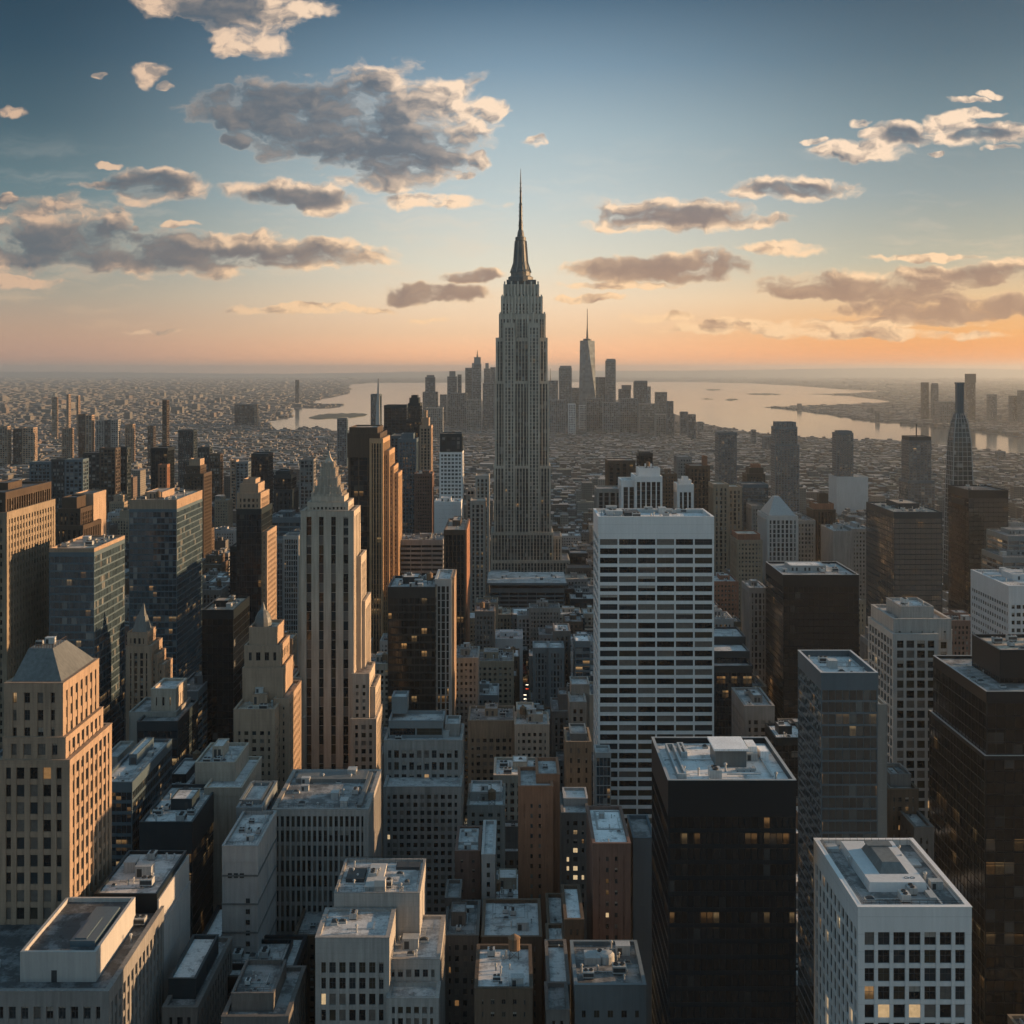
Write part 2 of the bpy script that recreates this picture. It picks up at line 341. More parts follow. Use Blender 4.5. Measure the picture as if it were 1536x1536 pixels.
# window panes: plain dark, half drawn blind, faint room behind, lit room
def pane_mat(name, c, em=0.0, rough=0.06):
    m, t, b = mat(name)
    g = t.new('ShaderNodeTexCoord'); oi = t.new('ShaderNodeObjectInfo')
    n = t.noise(t.v('ADD', g.outputs['Object'], t.v('SCALE', oi.outputs['Location'], scale=0.37)), 0.9, 3, 0.7)
    t.put(b.inputs['Base Color'], t.v('SCALE', (c[0], c[1], c[2]), scale=t.m('ADD', 0.4, n)))
    b.inputs['Roughness'].default_value = rough; b.inputs['IOR'].default_value = 1.5
    if em:                                              # ceiling lights above, a dimmer room below
        zz_ = t.sep(g.outputs['Object'])[2]; rr_ = t.new('ShaderNodeMath', operation='FRACT'); t.put(rr_.inputs[0], t.m('MULTIPLY', t.v('LENGTH', oi.outputs['Location']), 3.7))
        up = t.step(zz_, 0.6, 2.2, 0.25, 1.0)
        t.put(b.inputs['Emission Color'], t.mix(rr_.outputs[0], (1.0, 0.50, 0.18, 1), (1.0, 0.74, 0.42, 1)))
        t.put(b.inputs['Emission Strength'], t.m('MULTIPLY', t.m('MULTIPLY', up, t.m('ADD', 0.45, n)), t.m('MULTIPLY', em, t.m('ADD', 0.35, rr_.outputs[0]))))
    return m
BLIND = pane_mat('roller_blind', (0.30, 0.28, 0.25), rough=0.7)
PANES = [pane_mat('pane_dark', (0.012, 0.015, 0.018)), pane_mat('pane_blue', (0.03, 0.04, 0.048)), pane_mat('pane_blind', (0.14, 0.13, 0.12), rough=0.3),
         pane_mat('pane_room', (0.05, 0.045, 0.035)), pane_mat('pane_lit', (0.08, 0.05, 0.02), 0.26)]

# ---------------------------------------------------------------- ground, water, far hills
BIG = 64000.0
m_ground, t, b = mat('city_ground')
p = t.new('ShaderNodeTexCoord').outputs['Object']
n1_ = t.noise(p, 0.0016, 8, 0.75); n2_ = t.noise(p, 0.02, 4, 0.6)
g = t.ramp(t.m('ADD', t.m('MULTIPLY', n1_, 0.6), t.m('MULTIPLY', n2_, 0.4)), [(0.3, (0.016, 0.018, 0.02)), (0.5, (0.032, 0.034, 0.036)), (0.62, (0.06, 0.058, 0.055)), (0.72, (0.03, 0.034, 0.028))])
t.put(b.inputs['Base Color'], g); b.inputs['Roughness'].default_value = 0.9
mb = MB(); mb.poly([(-BIG, -BIG, 0), (BIG, -BIG, 0), (BIG, BIG, 0), (-BIG, BIG, 0)])
tag(mb.build('ground', m_ground), kind='structure')
WATER = [(523, 577), (560, 574.5), (745, 573.5), (830, 573.5), (970, 573), (1040, 573), (1120, 575), (1200, 579), (1260, 584), (1323, 587), (1270, 590), (1206, 591),
         (1270, 594), (1320, 600), (1336, 603), (1300, 605), (1250, 607), (1190, 609), (1145, 611), (1200, 617), (1250, 624), (1310, 634), (1400, 640), (1480, 650), (1536, 656), (1640, 664),
         (1640, 694), (1536, 683), (1450, 675), (1400, 668), (1300, 664), (1200, 659), (1136, 652), (1090, 644), (1050, 636), (1010, 620), (985, 606), (940, 600), (830, 600), (745, 600), (690, 603), (640, 612),
         (600, 630), (560, 646), (520, 650), (500, 650), (490, 642), (470, 645), (455, 641), (440, 645), (422, 650), (401, 632), (418, 629), (440, 626), (436, 616), (433, 612), (480, 613.5), (510, 611), (512, 607), (470, 605), (475, 600), (500, 596), (525, 590)]
def ragged(pts, amp, closed=True):
    rnd = random.Random(3); out_ = []
    for i, a in enumerate(pts):
        b_ = pts[(i + 1) % len(pts)]; n = max(2, int(math.dist(a, b_) / 6))
        for k in range(n):
            f = k / n; x = a[0] + (b_[0] - a[0]) * f; y = a[1] + (b_[1] - a[1]) * f
            j = amp * (y - CY) / 60 * (0 if k == 0 else 1)
            out_.append((x + rnd.uniform(-1, 1) * j * 3, y + rnd.uniform(-1, 1) * j))
    return out_
def on_ground(pts, z=0.0): return [(PX(x, Y), Y, z) for x, y in pts for Y in (F * (H - z) / (y - CY),)]
m_water, t, b = mat('river_water')
b.inputs['Base Color'].default_value = (0.03, 0.042, 0.05, 1); b.inputs['Roughness'].default_value = 0.1; b.inputs['IOR'].default_value = 1.33
p = t.new('ShaderNodeTexCoord').outputs['Object']
bp = t.new('ShaderNodeBump'); bp.inputs['Distance'].default_value = 1.0; bp.inputs['Strength'].default_value = 0.10
t.put(bp.inputs['Height'], t.m('ADD', t.noise(p, 0.02, 5, 0.7), t.m('MULTIPLY', t.noise(t.v('MULTIPLY', p, (1, 0.25, 1)), 0.0015, 3, 0.6), 6.0)))
t.put(b.inputs['Normal'], bp.outputs[0])
mb = MB(); mb.poly(on_ground(ragged(WATER, 0.6), 0.6))
tag(mb.build('water', m_water), kind='structure')
# islands and spits in the river and the bay
ISLES = [('low dark island spit in the river on the left', [(463, 627), (480, 622), (500, 621), (530, 620), (551, 622), (540, 625), (505, 628), (480, 629)]),
         ('small flat island far out in the bay', [(1058, 585), (1066, 583.6), (1078, 584), (1080, 585.4), (1070, 586)]),
         ('wooded islet in front of the far bay islands', [(1088, 600), (1096, 598), (1104, 598.4), (1106, 600), (1098, 601.4)]),
         ('long thin sandbar nearest the right edge of the bay', [(1120, 591), (1136, 590), (1160, 590.6), (1172, 592), (1150, 593)]),
         ('tiny shoal beside the tip of the near spit', [(1052, 598.6), (1062, 598), (1070, 598.8), (1060, 599.4)])]
m_isle = wall_mat('island_scrub', (0.06, 0.065, 0.05), scale=0.05)
for lab, pts in ISLES:
    mb = MB(); g_ = on_ground(ragged(pts, 0.9), 0.0); top_ = [(x, y, 2.5) for x, y, z in g_]
    mb.poly(top_)
    for i in range(len(g_)):
        j = (i + 1) % len(g_); mb.poly([g_[i], g_[j], top_[j], top_[i]])
    tag(mb.build('island', m_isle), kind='structure')
# the ridge along the horizon
rnd = random.Random(5); mb = MB()
xs = [-48000 + i * 320 for i in range(301)]
hh = [212 + 60 * math.sin(x / 9000.0) + 38 * math.sin(x / 2900.0 + 2) + rnd.uniform(-12, 12) + (70 if x > 0 else 0) * min(1, abs(x) / 20000) for x in xs]
for i in range(300):
    a0, a1, h0, h1 = xs[i], xs[i + 1], hh[i], hh[i + 1]
    mb.poly([(a0, 50000, 0), (a1, 50000, 0), (a1, 53000, h1), (a0, 53000, h0)])
    mb.poly([(a0, 53000, h0), (a1, 53000, h1), (a1, 57000, 0), (a0, 57000, 0)])
m_hill = wall_mat('distant_hill', (0.06, 0.07, 0.06), scale=0.02)
tag(mb.build('hills', m_hill), kind='structure')
# the evening haze over the whole city
HAZE = 3.9e-5
m_haze = bpy.data.materials.new('haze_air'); m_haze.use_nodes = True; t = NT(m_haze.node_tree); t.n.clear()
pv = t.new('ShaderNodeVolumePrincipled'); pv.inputs['Color'].default_value = (0.80, 0.88, 0.93, 1)
pv.inputs['Density'].default_value = HAZE; pv.inputs['Anisotropy'].default_value = 0.65
om = t.new('ShaderNodeOutputMaterial'); t.l.new(pv.outputs[0], om.inputs['Volume'])
mb = MB(); mb.box(-BIG - 500, BIG + 500, -BIG - 500, BIG + 500, -1.5, 478, bottom=True)
HZ = tag(mb.build('haze', m_haze), kind='stuff')
# ---------------------------------------------------------------- building kit
STY = {  # bay, floor, pier width share, spandrel share, proud, blank top band, pier depth relative to spandrel
 'grid':   dict(bay=3.4, fl=3.8, pw=0.45, sh=0.42, pr=0.35, top=2.5, deep=1.5),
 'finegrid': dict(bay=2.6, fl=3.4, pw=0.5, sh=0.5, pr=0.25, top=1.8, deep=1.4),
 'frame':  dict(bay=3.4, fl=4.0, pw=0.26, sh=0.26, pr=0.6, top=3.0, deep=1.4),
 'ribs':   dict(bay=2.4, fl=3.8, pw=0.45, sh=0.28, pr=0.2, top=2.5, deep=3.0),
 'fins':   dict(bay=1.8, fl=3.9, pw=0.22, sh=0.22, pr=0.2, top=1.5, deep=3.0),
 'bands':  dict(bay=9.0, fl=3.9, pw=0.06, sh=0.36, pr=0.25, top=3.0, deep=0.6),
 'curtain': dict(bay=3.0, fl=3.9, pw=0.05, sh=0.14, pr=0.12, top=3.5, deep=1.4),
 'sheet':  dict(bay=1.6, fl=3.9, pw=0.07, sh=0.10, pr=0.08, top=2.5, deep=1.5),
 'blank':  dict(bay=12.0, fl=9.0, pw=0.02, sh=0.02, pr=0.06, top=1.0, deep=1.4),
}
WINMESH = {}
def window_mesh(w_, h_, k):
    key = (round(w_, 1), round(h_, 1), k)
    if key not in WINMESH:
        b_ = MB(); b_.box(-w_/2, w_/2, -0.06, 0.04, 0, h_, 0)
        t_ = 0.07
        b_.box(-w_/2, w_/2, -0.12, -0.061, 0, t_, 1); b_.box(-w_/2, w_/2, -0.12, -0.061, h_ - t_, h_, 1)
        b_.box(-w_/2, -w_/2 + t_, -0.12, -0.061, t_, h_ - t_, 1); b_.box(w_/2 - t_, w_/2, -0.12, -0.061, t_, h_ - t_, 1)
        b_.box(-t_/2, t_/2, -0.12, -0.061, t_, h_ - t_, 1)
        if h_ > 2.2: b_.box(-w_/2 + t_, -t_/2, -0.12, -0.061, h_ * 0.55, h_ * 0.55 + t_, 1); b_.box(t_/2, w_/2 - t_, -0.12, -0.061, h_ * 0.55, h_ * 0.55 + t_, 1)
        if k == 5: b_.box(-w_/2 + t_, -t_/2, -0.10, -0.0605, h_ * 0.55, h_ - t_, 2); b_.box(t_/2, w_/2 - t_, -0.10, -0.0605, h_ * 0.55, h_ - t_, 2)
        if k == 6: b_.box(-w_/2 + t_, w_/2 - t_, -0.10, -0.0605, h_ * 0.8, h_ - t_, 2); b_.box(-w_ * 0.22, w_ * 0.12, -0.42, -0.125, t_, 0.55, 1)
        WINMESH[key] = b_.mesh('window', [PANES[k % 5] if k < 5 else PANES[k - 5], frame_mat, BLIND])
    return WINMESH[key]
def facade(wl, x0, x1, y0, y1, z0, z1, st, openings=None, sides='FLR'):
    """piers and spandrels standing proud of a glazed core; openings collects (face, centre, width, sill z, height)"""
    bay, fl, pr = st['bay'], st['fl'], st['pr']; pp = pr * st['deep']; pw = st['pw']; shh = st['sh'] * fl; top = st['top']
    zt = z1 - top; nf = max(1, int(round((zt - z0) / fl))); fh = (zt - z0) / nf
    pin = 0.4
    cw = min(0.9 * pw * bay + 0.15, 1.6) if pw > 0.1 else 0.25
    mx = max(pr, pp) + 0.02
    for cx_, cy_ in ((x0, y0), (x1, y0)) + (((x1, y1), (x0, y1))):  # corner posts
        xa, xb = (cx_ - mx, cx_ + cw) if cx_ == x0 else (cx_ - cw, cx_ + mx)
        ya, yb = (cy_ - mx, cy_ + cw) if cy_ == y0 else (cy_ - cw, cy_ + mx)
        wl.box(xa, xb, ya, yb, z0, zt)
    def strip(face, a, b_, d0, d1, za, zb):
        if face == 'F': wl.box(a, b_, y0 - d1, y0 + d0, za, zb)
        elif face == 'B': wl.box(a, b_, y1 - d0, y1 + d1, za, zb)
        elif face == 'L': wl.box(x0 - d1, x0 + d0, a, b_, za, zb)
        else: wl.box(x1 - d0, x1 + d1, a, b_, za, zb)
    for face in sides:
        a, b_ = (x0, x1) if face in 'FB' else (y0, y1)
        wd = b_ - a; n = max(1, int(round((wd) / bay))); bw = wd / n; pwid = pw * bw
        for i in range(1, n):
            c = a + i * bw; strip(face, c - pwid / 2, c + pwid / 2, pin, pp, z0, zt)
        for k in range(nf + 1):
            za = z0 + k * fh
            if k == nf: continue
            strip(face, a + cw, b_ - cw, pin - 0.03, pr, za, za + shh)
        if openings is not None:
            for k in range(nf):
                for i in range(n):
                    l = a + i * bw + (cw if i == 0 else pwid / 2); r_ = a + (i + 1) * bw - (cw if i == n - 1 else pwid / 2)
                    openings.append((face, (l + r_) / 2, r_ - l, z0 + k * fh + shh, fh - shh, x0, x1, y0, y1))
    q = mx + 0.03                                       # blank band and parapet: four walls butted end to end
    hp = st.get('par', 1.1); ti = 0.45
    wl.box(x0 - q, x1 + q, y0 - q, y0 + ti, zt, z1 + hp); wl.box(x0 - q, x1 + q, y1 - ti, y1 + q, zt, z1 + hp)
    wl.box(x0 - q, x0 + ti, y0 + ti, y1 - ti, zt, z1 + hp); wl.box(x1 - ti, x1 + q, y0 + ti, y1 - ti, zt, z1 + hp)
    return fh
def coping(x0, x1, y0, y1, z, w_=0.7, o_=0.35, h_=0.18):
    c = MB()
    c.box(x0 - o_, x1 + o_, y0 - o_, y0 - o_ + w_, z, z + h_, bottom=True); c.box(x0 - o_, x1 + o_, y1 + o_ - w_, y1 + o_, z, z + h_, bottom=True)
    c.box(x0 - o_, x0 - o_ + w_, y0 - o_ + w_, y1 + o_ - w_, z, z + h_, bottom=True); c.box(x1 + o_ - w_, x1 + o_, y0 - o_ + w_, y1 + o_ - w_, z, z + h_, bottom=True)
    return c
UNIT = {}
def rooftop_unit_mesh(kind):
    if kind in UNIT: return UNIT[kind]
    b_ = MB()
    if kind == 'fan':
        b_.box(-1.3, 1.3, -1.0, 1.0, 0.3, 1.7); b_.box(-1.1, -0.9, -0.9, 0.9, 0, 0.3, 1); b_.box(0.9, 1.1, -0.9, 0.9, 0, 0.3, 1)
        for c in (-0.62, 0.62): b_.lathe(c, 0, [(0.52, 1.7), (0.52, 1.95), (0.40, 1.95), (0.36, 1.8)], 12, 1)
        b_.box(-1.2, 1.2, -1.03, -1.0, 0.6, 1.4, 1)
    elif kind == 'box':
        b_.box(-1.6, 1.6, -1.2, 1.2, 0, 2.2); b_.box(-1.7, 1.7, -1.3, 1.3, 2.2, 2.35); b_.box(-1.3, -0.3, -1.23, -1.2, 0.2, 1.8, 1)
    elif kind == 'duct':
        b_.box(-3.2, 3.2, -0.4, 0.4, 0.35, 1.05, bottom=True); b_.box(2.4, 3.2, 0.4, 2.2, 0.35, 1.05, bottom=True)
        for c in (-2.6, -0.6, 1.4): b_.box(c, c + 0.12, -0.5, 0.5, 0, 0.35, 1); b_.box(c, c + 0.1, -0.45, 0.45, 1.05, 1.1, 1)
    elif kind == 'pipe':
        b_.lathe(0, 0, [(0.18, 0), (0.18, 1.3), (0.34, 1.35), (0.3, 1.6), (0.05, 1.75)], 10)
    elif kind == 'hatch':
        b_.box(-0.9, 0.9, -0.7, 0.7, 0, 0.45); b_.frustum((-0.8, 0.8, -0.6, 0.6, 0.45), (-0.3, 0.3, -0.2, 0.2, 0.85), 1)
    UNIT[kind] = b_.mesh('rooftop_unit', [metal_unit, metal_dark]); return UNIT[kind]
def add_unit(parent, kind, x, y, z, s=1.0, rz=0.0):
    nm = {'fan': 'air_handler', 'box': 'equipment_box', 'duct': 'duct', 'pipe': 'vent_pipe', 'hatch': 'roof_hatch'}[kind]
    o = bpy.data.objects.new(nm, rooftop_unit_mesh(kind)); col.objects.link(o); o.parent = parent
    o.location = (x, y, z); o.scale = (s, s, s); o.rotation_euler = (0, 0, rz); return o
def water_tank(parent, x, y, z, s=1.0):
    b_ = MB(); r_ = 1.7 * s; h0 = 2.4 * s
    for dx in (-1, 1):
        for dy in (-1, 1): b_.strut((x + dx * r_ * 0.75, y + dy * r_ * 0.75, z), (x + dx * r_ * 0.7, y + dy * r_ * 0.7, z + h0), 0.12 * s, 1)
    for dx in (-1, 1): b_.strut((x + dx * r_ * 0.75, y - r_ * 0.75, z + 0.2), (x - dx * r_ * 0.7, y - r_ * 0.7, z + h0), 0.06 * s, 1)
    b_.lathe(x, y, [(r_, z + h0), (r_ * 0.97, z + h0 + 3.2 * s), (r_ * 1.08, z + h0 + 3.25 * s), (0.1, z + h0 + 4.4 * s)], 14, 0)
    return b_.build('water_tank', [wood_tank, metal_dark], parent)
def clutter(root, x0, x1, y0, y1, z, n, seed, wallm, roofm, pent=True, tank=0.3, big_=None):
    r = random.Random(seed); w_, d_ = x1 - x0, y1 - y0; taken = []
    def free(x, y, rx, ry):
        if x - rx < x0 + 1 or x + rx > x1 - 1 or y - ry < y0 + 1 or y + ry > y1 - 1: return False
        return all(abs(x - a) > rx + c or abs(y - b_) > ry + e for a, b_, c, e in taken)
    if pent and min(w_, d_) > 9:
        pw_, pd_, ph_ = w_ * r.uniform(0.28, 0.5), d_ * r.uniform(0.25, 0.5), r.uniform(2.8, 4.5)
        cx_ = x0 + w_ * r.uniform(0.36, 0.64); cy_ = y0 + d_ * r.uniform(0.45, 0.66)
        if big_: pw_, pd_, ph_, cx_, cy_ = big_
        b_ = MB(); b_.box(cx_ - pw_/2, cx_ + pw_/2, cy_ - pd_/2, cy_ + pd_/2, z, z + ph_, 0, top=1)
        for i in range(max(2, int(pw_ / 2.5))):
            if r.random() < 0.6: xx = cx_ - pw_/2 + 0.6 + i * (pw_ - 1) / max(2, int(pw_ / 2.5)); b_.box(xx, xx + 1.1, cy_ - pd_/2 - 0.04, cy_ - pd_/2, z + 0.4, z + ph_ - 0.9, 2)
        p_ = b_.build('penthouse', [wallm, roofm, metal_dark], root)
        q_ = coping(cx_ - pw_/2, cx_ + pw_/2, cy_ - pd_/2, cy_ + pd_/2, z + ph_, 0.4, 0.1, 0.35).build('coping', wallm, p_)
        taken.append((cx_, cy_, pw_/2 + 0.3, pd_/2 + 0.3))
        if r.random() < 0.7: add_unit(root, r.choice(['fan', 'box', 'hatch']), cx_ + r.uniform(-0.2, 0.2) * pw_, cy_, z + ph_, min(1.0, pw_ / 5, pd_ / 5))
    if r.random() < tank and min(w_, d_) > 8:
        for _ in range(8):
            x, y = r.uniform(x0 + 2, x1 - 2), r.uniform(y0 + 2, y1 - 2)
            if free(x, y, 2, 2): water_tank(root, x, y, z); taken.append((x, y, 2, 2)); break
    rr_ = random.Random(seed + 5)
    if n >= 2 and min(w_, d_) > 7:                     # conduit runs and a railing along the parapet
        for _ in range(rr_.randint(1, 3)):
            c_ = MB()
            yy = rr_.uniform(y0 + 1.5, y1 - 1.5); xa = rr_.uniform(x0 + 0.5, x0 + w_ * 0.4); xb = rr_.uniform(x0 + w_ * 0.55, x1 - 0.5)
            c_.box(xa, xb, yy, yy + 0.16, z + 0.12, z + 0.28, bottom=True); c_.box(xb - 0.16, xb, yy + 0.16, min(y1 - 0.5, yy + d_ * 0.3), z + 0.12, z + 0.28, bottom=True)
            for q in range(int((xb - xa) / 2.5)): c_.box(xa + q * 2.5, xa + q * 2.5 + 0.2, yy - 0.1, yy + 0.26, z, z + 0.12)
            c_.build('conduit', metal_unit, root)
        g_ = MB()
        for yy in (y0 + 0.5, y1 - 0.5):
            for hh2 in (0.6, 1.1): g_.box(x0 + 0.5, x1 - 0.5, yy - 0.03, yy + 0.03, z + hh2 + 0.9, z + hh2 + 0.96, bottom=True)
            q = x0 + 0.5
            while q < x1 - 0.4: g_.box(q, q + 0.06, yy - 0.03, yy + 0.03, z, z + 2.0); q += 1.8
        for xx in (x0 + 0.5, x1 - 0.5):
            for hh2 in (0.6, 1.1): g_.box(xx - 0.03, xx + 0.03, y0 + 0.47, y1 - 0.47, z + hh2 + 0.905, z + hh2 + 0.955, bottom=True)
        if rr_.random() < 0.45: g_.build('railing', metal_dark, root)
    n = int(n * 2.3)
    for _ in range(n * 4):
        if n <= 0: break
        k = r.choice(['fan', 'box', 'duct', 'pipe', 'hatch', 'fan', 'pipe']); s = r.uniform(0.8, 1.5) if min(w_, d_) > 12 else 0.75
        rx, ry = {'fan': (1.4, 1.1), 'box': (1.7, 1.3), 'duct': (3.3, 2.2), 'pipe': (0.35, 0.35), 'hatch': (0.9, 0.7)}[k]; rx *= s; ry *= s
        rz = r.choice([0, math.pi / 2])
        if rz: rx, ry = ry, rx
        if k == 'duct': rx = ry = 3.3 * s
        x, y = r.uniform(x0, x1), r.uniform(y0, y1)
        if free(x, y, rx, ry): add_unit(root, k, x, y, z, s, rz); taken.append((x, y, rx, ry)); n -= 1
FOOT = []                                             # footprints already built on: x0, x1, y0, y1, height
SCR = []                                              # what each covers in the picture, for choosing which filler houses show
NEXT = [0]
def tower(name, label, cat, Y, tiers, wall='limestone', glass=None, style='grid', roof='grey', units=0, group=None, windows=0, seed=None,
          gl={}, tank=0.2, pent=True, no_foot=False, lit_share=0.04, blind_share=0.2):
    """tiers: dicts x0, x1, yt (photo pixels of the front face at its own distance), D depth, off distance behind Y, yb or base z, own style/wall"""
    NEXT[0] += 1; seed = seed or NEXT[0]
    t0 = tiers[0]; Ya = Y + t0.get('off', 0); cx0 = (PX(t0['x0'], Ya) + PX(t0['x1'], Ya)) / 2; cy0 = Ya + t0['D'] / 2
    root = thing(name, (cx0, cy0, 0), label, cat, group)
    wl = {}; core = {}; opens = []
    for i, q in enumerate(tiers):
        Yt = Y + q.get('off', 0); st = dict(STY[q.get('style', style)]); st.update({k: q[k] for k in ('bay', 'fl', 'pw', 'sh', 'pr', 'top', 'deep', 'par') if k in q})
        x0, x1 = PX(q['x0'], Yt) - cx0, PX(q['x1'], Yt) - cx0; y0 = Yt - cy0; y1 = y0 + q['D']; z1 = PZ(q['yt'], Yt)
        z0 = q['zb'] if 'zb' in q else (PZ(q['yb'], Yt) if 'yb' in q else 0.0)
        q['_'] = (x0, x1, y0, y1, z0, z1)
        wm = q.get('wall', wall); wl.setdefault(wm, MB()); gk = q.get('glass', 0); key = (gk, st['bay'], st['fl'])
        (wl[wm] if q.get('style', style) == 'blank' else core.setdefault(key, MB())).box(x0, x1, y0, y1, z0, z1)
        fh = facade(wl[wm], x0, x1, y0, y1, z0, z1, st, opens if windows and q.get('style', style) != 'blank' else None, q.get('sides', 'FLR'))
        rm = q.get('roof', roof)
        rb = MB(); rb.box(x0 + 0.46, x1 - 0.46, y0 + 0.46, y1 - 0.46, z1 - 0.2, z1 + 0.08); rb.build('roof', RF[rm], root)
        if Y < 760 and q.get('cope', True):
            mx = st['pr'] * max(1, st['deep']) + 0.05
            coping(x0, x1, y0, y1, z1 + st.get('par', 1.1), 0.6 + mx, mx + 0.1, 0.16).build('coping', W[q.get('copem', wm)], root)
        u_ = q.get('units', units if i == len(tiers) - 1 else 0)
        if u_: clutter(root, x0 + 0.5, x1 - 0.5, y0 + 0.5, y1 - 0.5, z1 + 0.08, u_, seed * 31 + i, W[q.get('pw_mat', wm)], RF[q.get('proof', rm)], q.get('pent', pent), q.get('tank', tank), q.get('big'))
        if z0 < 1 and not no_foot: FOOT.append((x0 + cx0, x1 + cx0, Yt, Yt + q['D'], z1))
        SCR.append((x0 + cx0, x1 + cx0, Yt, Yt + q['D'], z1, None))
    for wm, b_ in wl.items(): b_.build('wall', W[wm], root)
    for (gk, bay, fl), b_ in core.items():
        g_ = dict(gl);
        gm = glass if glass else glass_mat('glazing_' + name, bay, fl, **g_)
        b_.build('glazing', gm, root)
    if windows:
        r = random.Random(seed); cand = []
        for face, c, wd, z, h_, x0, x1, y0, y1 in opens:
            if face == 'R' and cx0 > 0 or face == 'L' and cx0 < 0: continue
            if face == 'F': x, y, rz = c, y0, 0.0
            elif face == 'R': x, y, rz = x1, c, math.pi / 2
            else: x, y, rz = x0, c, -math.pi / 2
            wy = y + cy0; px_ = CX + (x + cx0) * F / wy; py_ = CY + (H - z) * F / wy
            if -10 < px_ < 1546 and py_ < 1550 and wd > 0.3 and h_ > 0.3: cand.append((py_, x, y, z, wd, h_, rz))
        cand.sort(key=lambda a: a[0])
        rest = {}
        for i, (py_, x, y, z, wd, h_, rz) in enumerate(cand):
            e = r.random(); k = 4 if e < lit_share else 2 if e < lit_share + blind_share * 0.5 else 5 if e < lit_share + blind_share else 3 if e < 0.38 else 6 if e < 0.46 else 1 if e < 0.62 else 0
            if i < min(windows, 98):
                o = bpy.data.objects.new('window', window_mesh(wd, h_, k)); col.objects.link(o); o.parent = root
                ww = round(wd, 1); hh_ = round(h_, 1); o.scale = (wd / ww, 1, h_ / hh_)
                o.location = (x - (0.05 if rz < 0 else -0.05 if rz > 0 else 0), y - (0.05 if rz == 0 else 0), z); o.rotation_euler = (0, 0, rz)
            else:
                k = {5: 2, 6: 1}.get(k, k); b_ = rest.setdefault(k, MB()); ca, sa = math.cos(rz), math.sin(rz)
                pts = [(-wd/2, 0), (wd/2, 0)]
                (ax, ay), (bx_, by_) = [(x + u_ * ca + 0.11 * sa, y + u_ * sa - 0.11 * ca) for u_, _ in pts]
                b_.poly([(ax, ay, z), (bx_, by_, z), (bx_, by_, z + h_), (ax, ay, z + h_)])
        if rest:
            b_ = MB()
            for k, m_ in rest.items():
                for f_ in m_.f: b_.poly([m_.v[i] for i in f_], k)
            tag(b_.build('lower_windows', PANES, root), kind='stuff')
    root['_c'] = [cx0, cy0]
    return root
def part(root, b_, name, mats, parent=None): return b_.build(name, mats, parent or root)
def local(root, px, py, Y): return (PX(px, Y) - root.location.x, Y - root.location.y, PZ(py, Y))
def T_(x0, x1, yt, D, **k): return dict(x0=x0, x1=x1, yt=yt, D=D, **k)
DK = dict(tint=(0.011, 0.017, 0.023), blind=0.05, blindcol=(0.05, 0.052, 0.05), lit=0.02, runs=0.10, rough=0.12)          # near black office glass
TL = dict(tint=(0.035, 0.056, 0.072), blind=0.10, lit=0.012, rough=0.06, ior=2.6, wob=0.02)   # blue green mirror glass
NL = dict(lit=0.0)
# ======================================================================= the tall tower in the middle
ES = 1300
root = tower('art_deco_skyscraper', 'tallest tower in the middle, grey stone with setbacks, mooring mast and long needle', 'skyscraper', ES, [
    T_(745, 820, 508, 42, style='ribs', bay=3.4, pw=0.34, sh=0.07, pr=0.25, deep=4.0, top=3),
    T_(749.5, 817.5, 472, 36, off=3, zb=PZ(508, ES), style='ribs', bay=3.4, pw=0.38, sh=0.1, deep=4.0, top=5),
    T_(752.5, 813, 446, 32, off=5, zb=PZ(472, ES), style='ribs', bay=4.6, pw=0.5, sh=0.3, deep=4.0, top=7),
    T_(756, 808, 428, 27, off=7, zb=PZ(446, ES), style='ribs', bay=5, pw=0.6, sh=0.3, deep=3.0, top=9),
    T_(760, 804, 421, 22, off=9, zb=PZ(428, ES), style='blank', wall='lead'),
    T_(743.5, 822.5, 573, 44, off=-1.2, style='ribs', bay=3.4, pw=0.34, sh=0.07, deep=4.0, top=2),
    T_(742, 825, 700, 47, off=-2.6, style='ribs', bay=3.4, pw=0.34, sh=0.07, deep=4.0, top=2),
    T_(737.5, 829, 800, 52, off=-7, style='ribs', bay=3.4, pw=0.34, sh=0.07, deep=4.0, top=2),
    T_(738.5, 842, 806, 40, off=-3, style='ribs', bay=3.4, pw=0.38, sh=0.1, deep=3.0, top=2),
    T_(737.5, 854, 842, 50, off=-14, style='ribs', bay=3.4, pw=0.38, sh=0.1, deep=3.0, top=2),
    T_(756, 772, 486, 40, off=-4.5, style='ribs', bay=3.8, pw=0.42, sh=0.2, deep=3, top=4, no=1), T_(793, 809, 486, 40, off=-4.5, style='ribs', bay=3.8, pw=0.42, sh=0.2, deep=3, top=4)],
    wall='ashlar', gl=dict(tint=(0.02, 0.026, 0.032), blind=0.15, lit=0.006, rough=0.2), roof='grey')
ex, ey = root.location.x, root.location.y; ym = ES + 20
def rz_(py): return PZ(py, ym)
cxm = PX(781, ym) - ex; cym = ym - ey; s_ = ym / F
b = MB()
b.lathe(cxm, cym, [(19 * s_, rz_(423)), (19 * s_, rz_(416)), (15 * s_, rz_(414)), (15 * s_, rz_(408)), (12.5 * s_, rz_(404)), (10 * s_, rz_(392)), (8.6 * s_, rz_(372)), (7.6 * s_, rz_(362)), (8.2 * s_, rz_(361)), (8.2 * s_, rz_(356)), (5.5 * s_, rz_(355)), (4.8 * s_, rz_(349)), (3.6 * s_, rz_(345))], 16, 0)
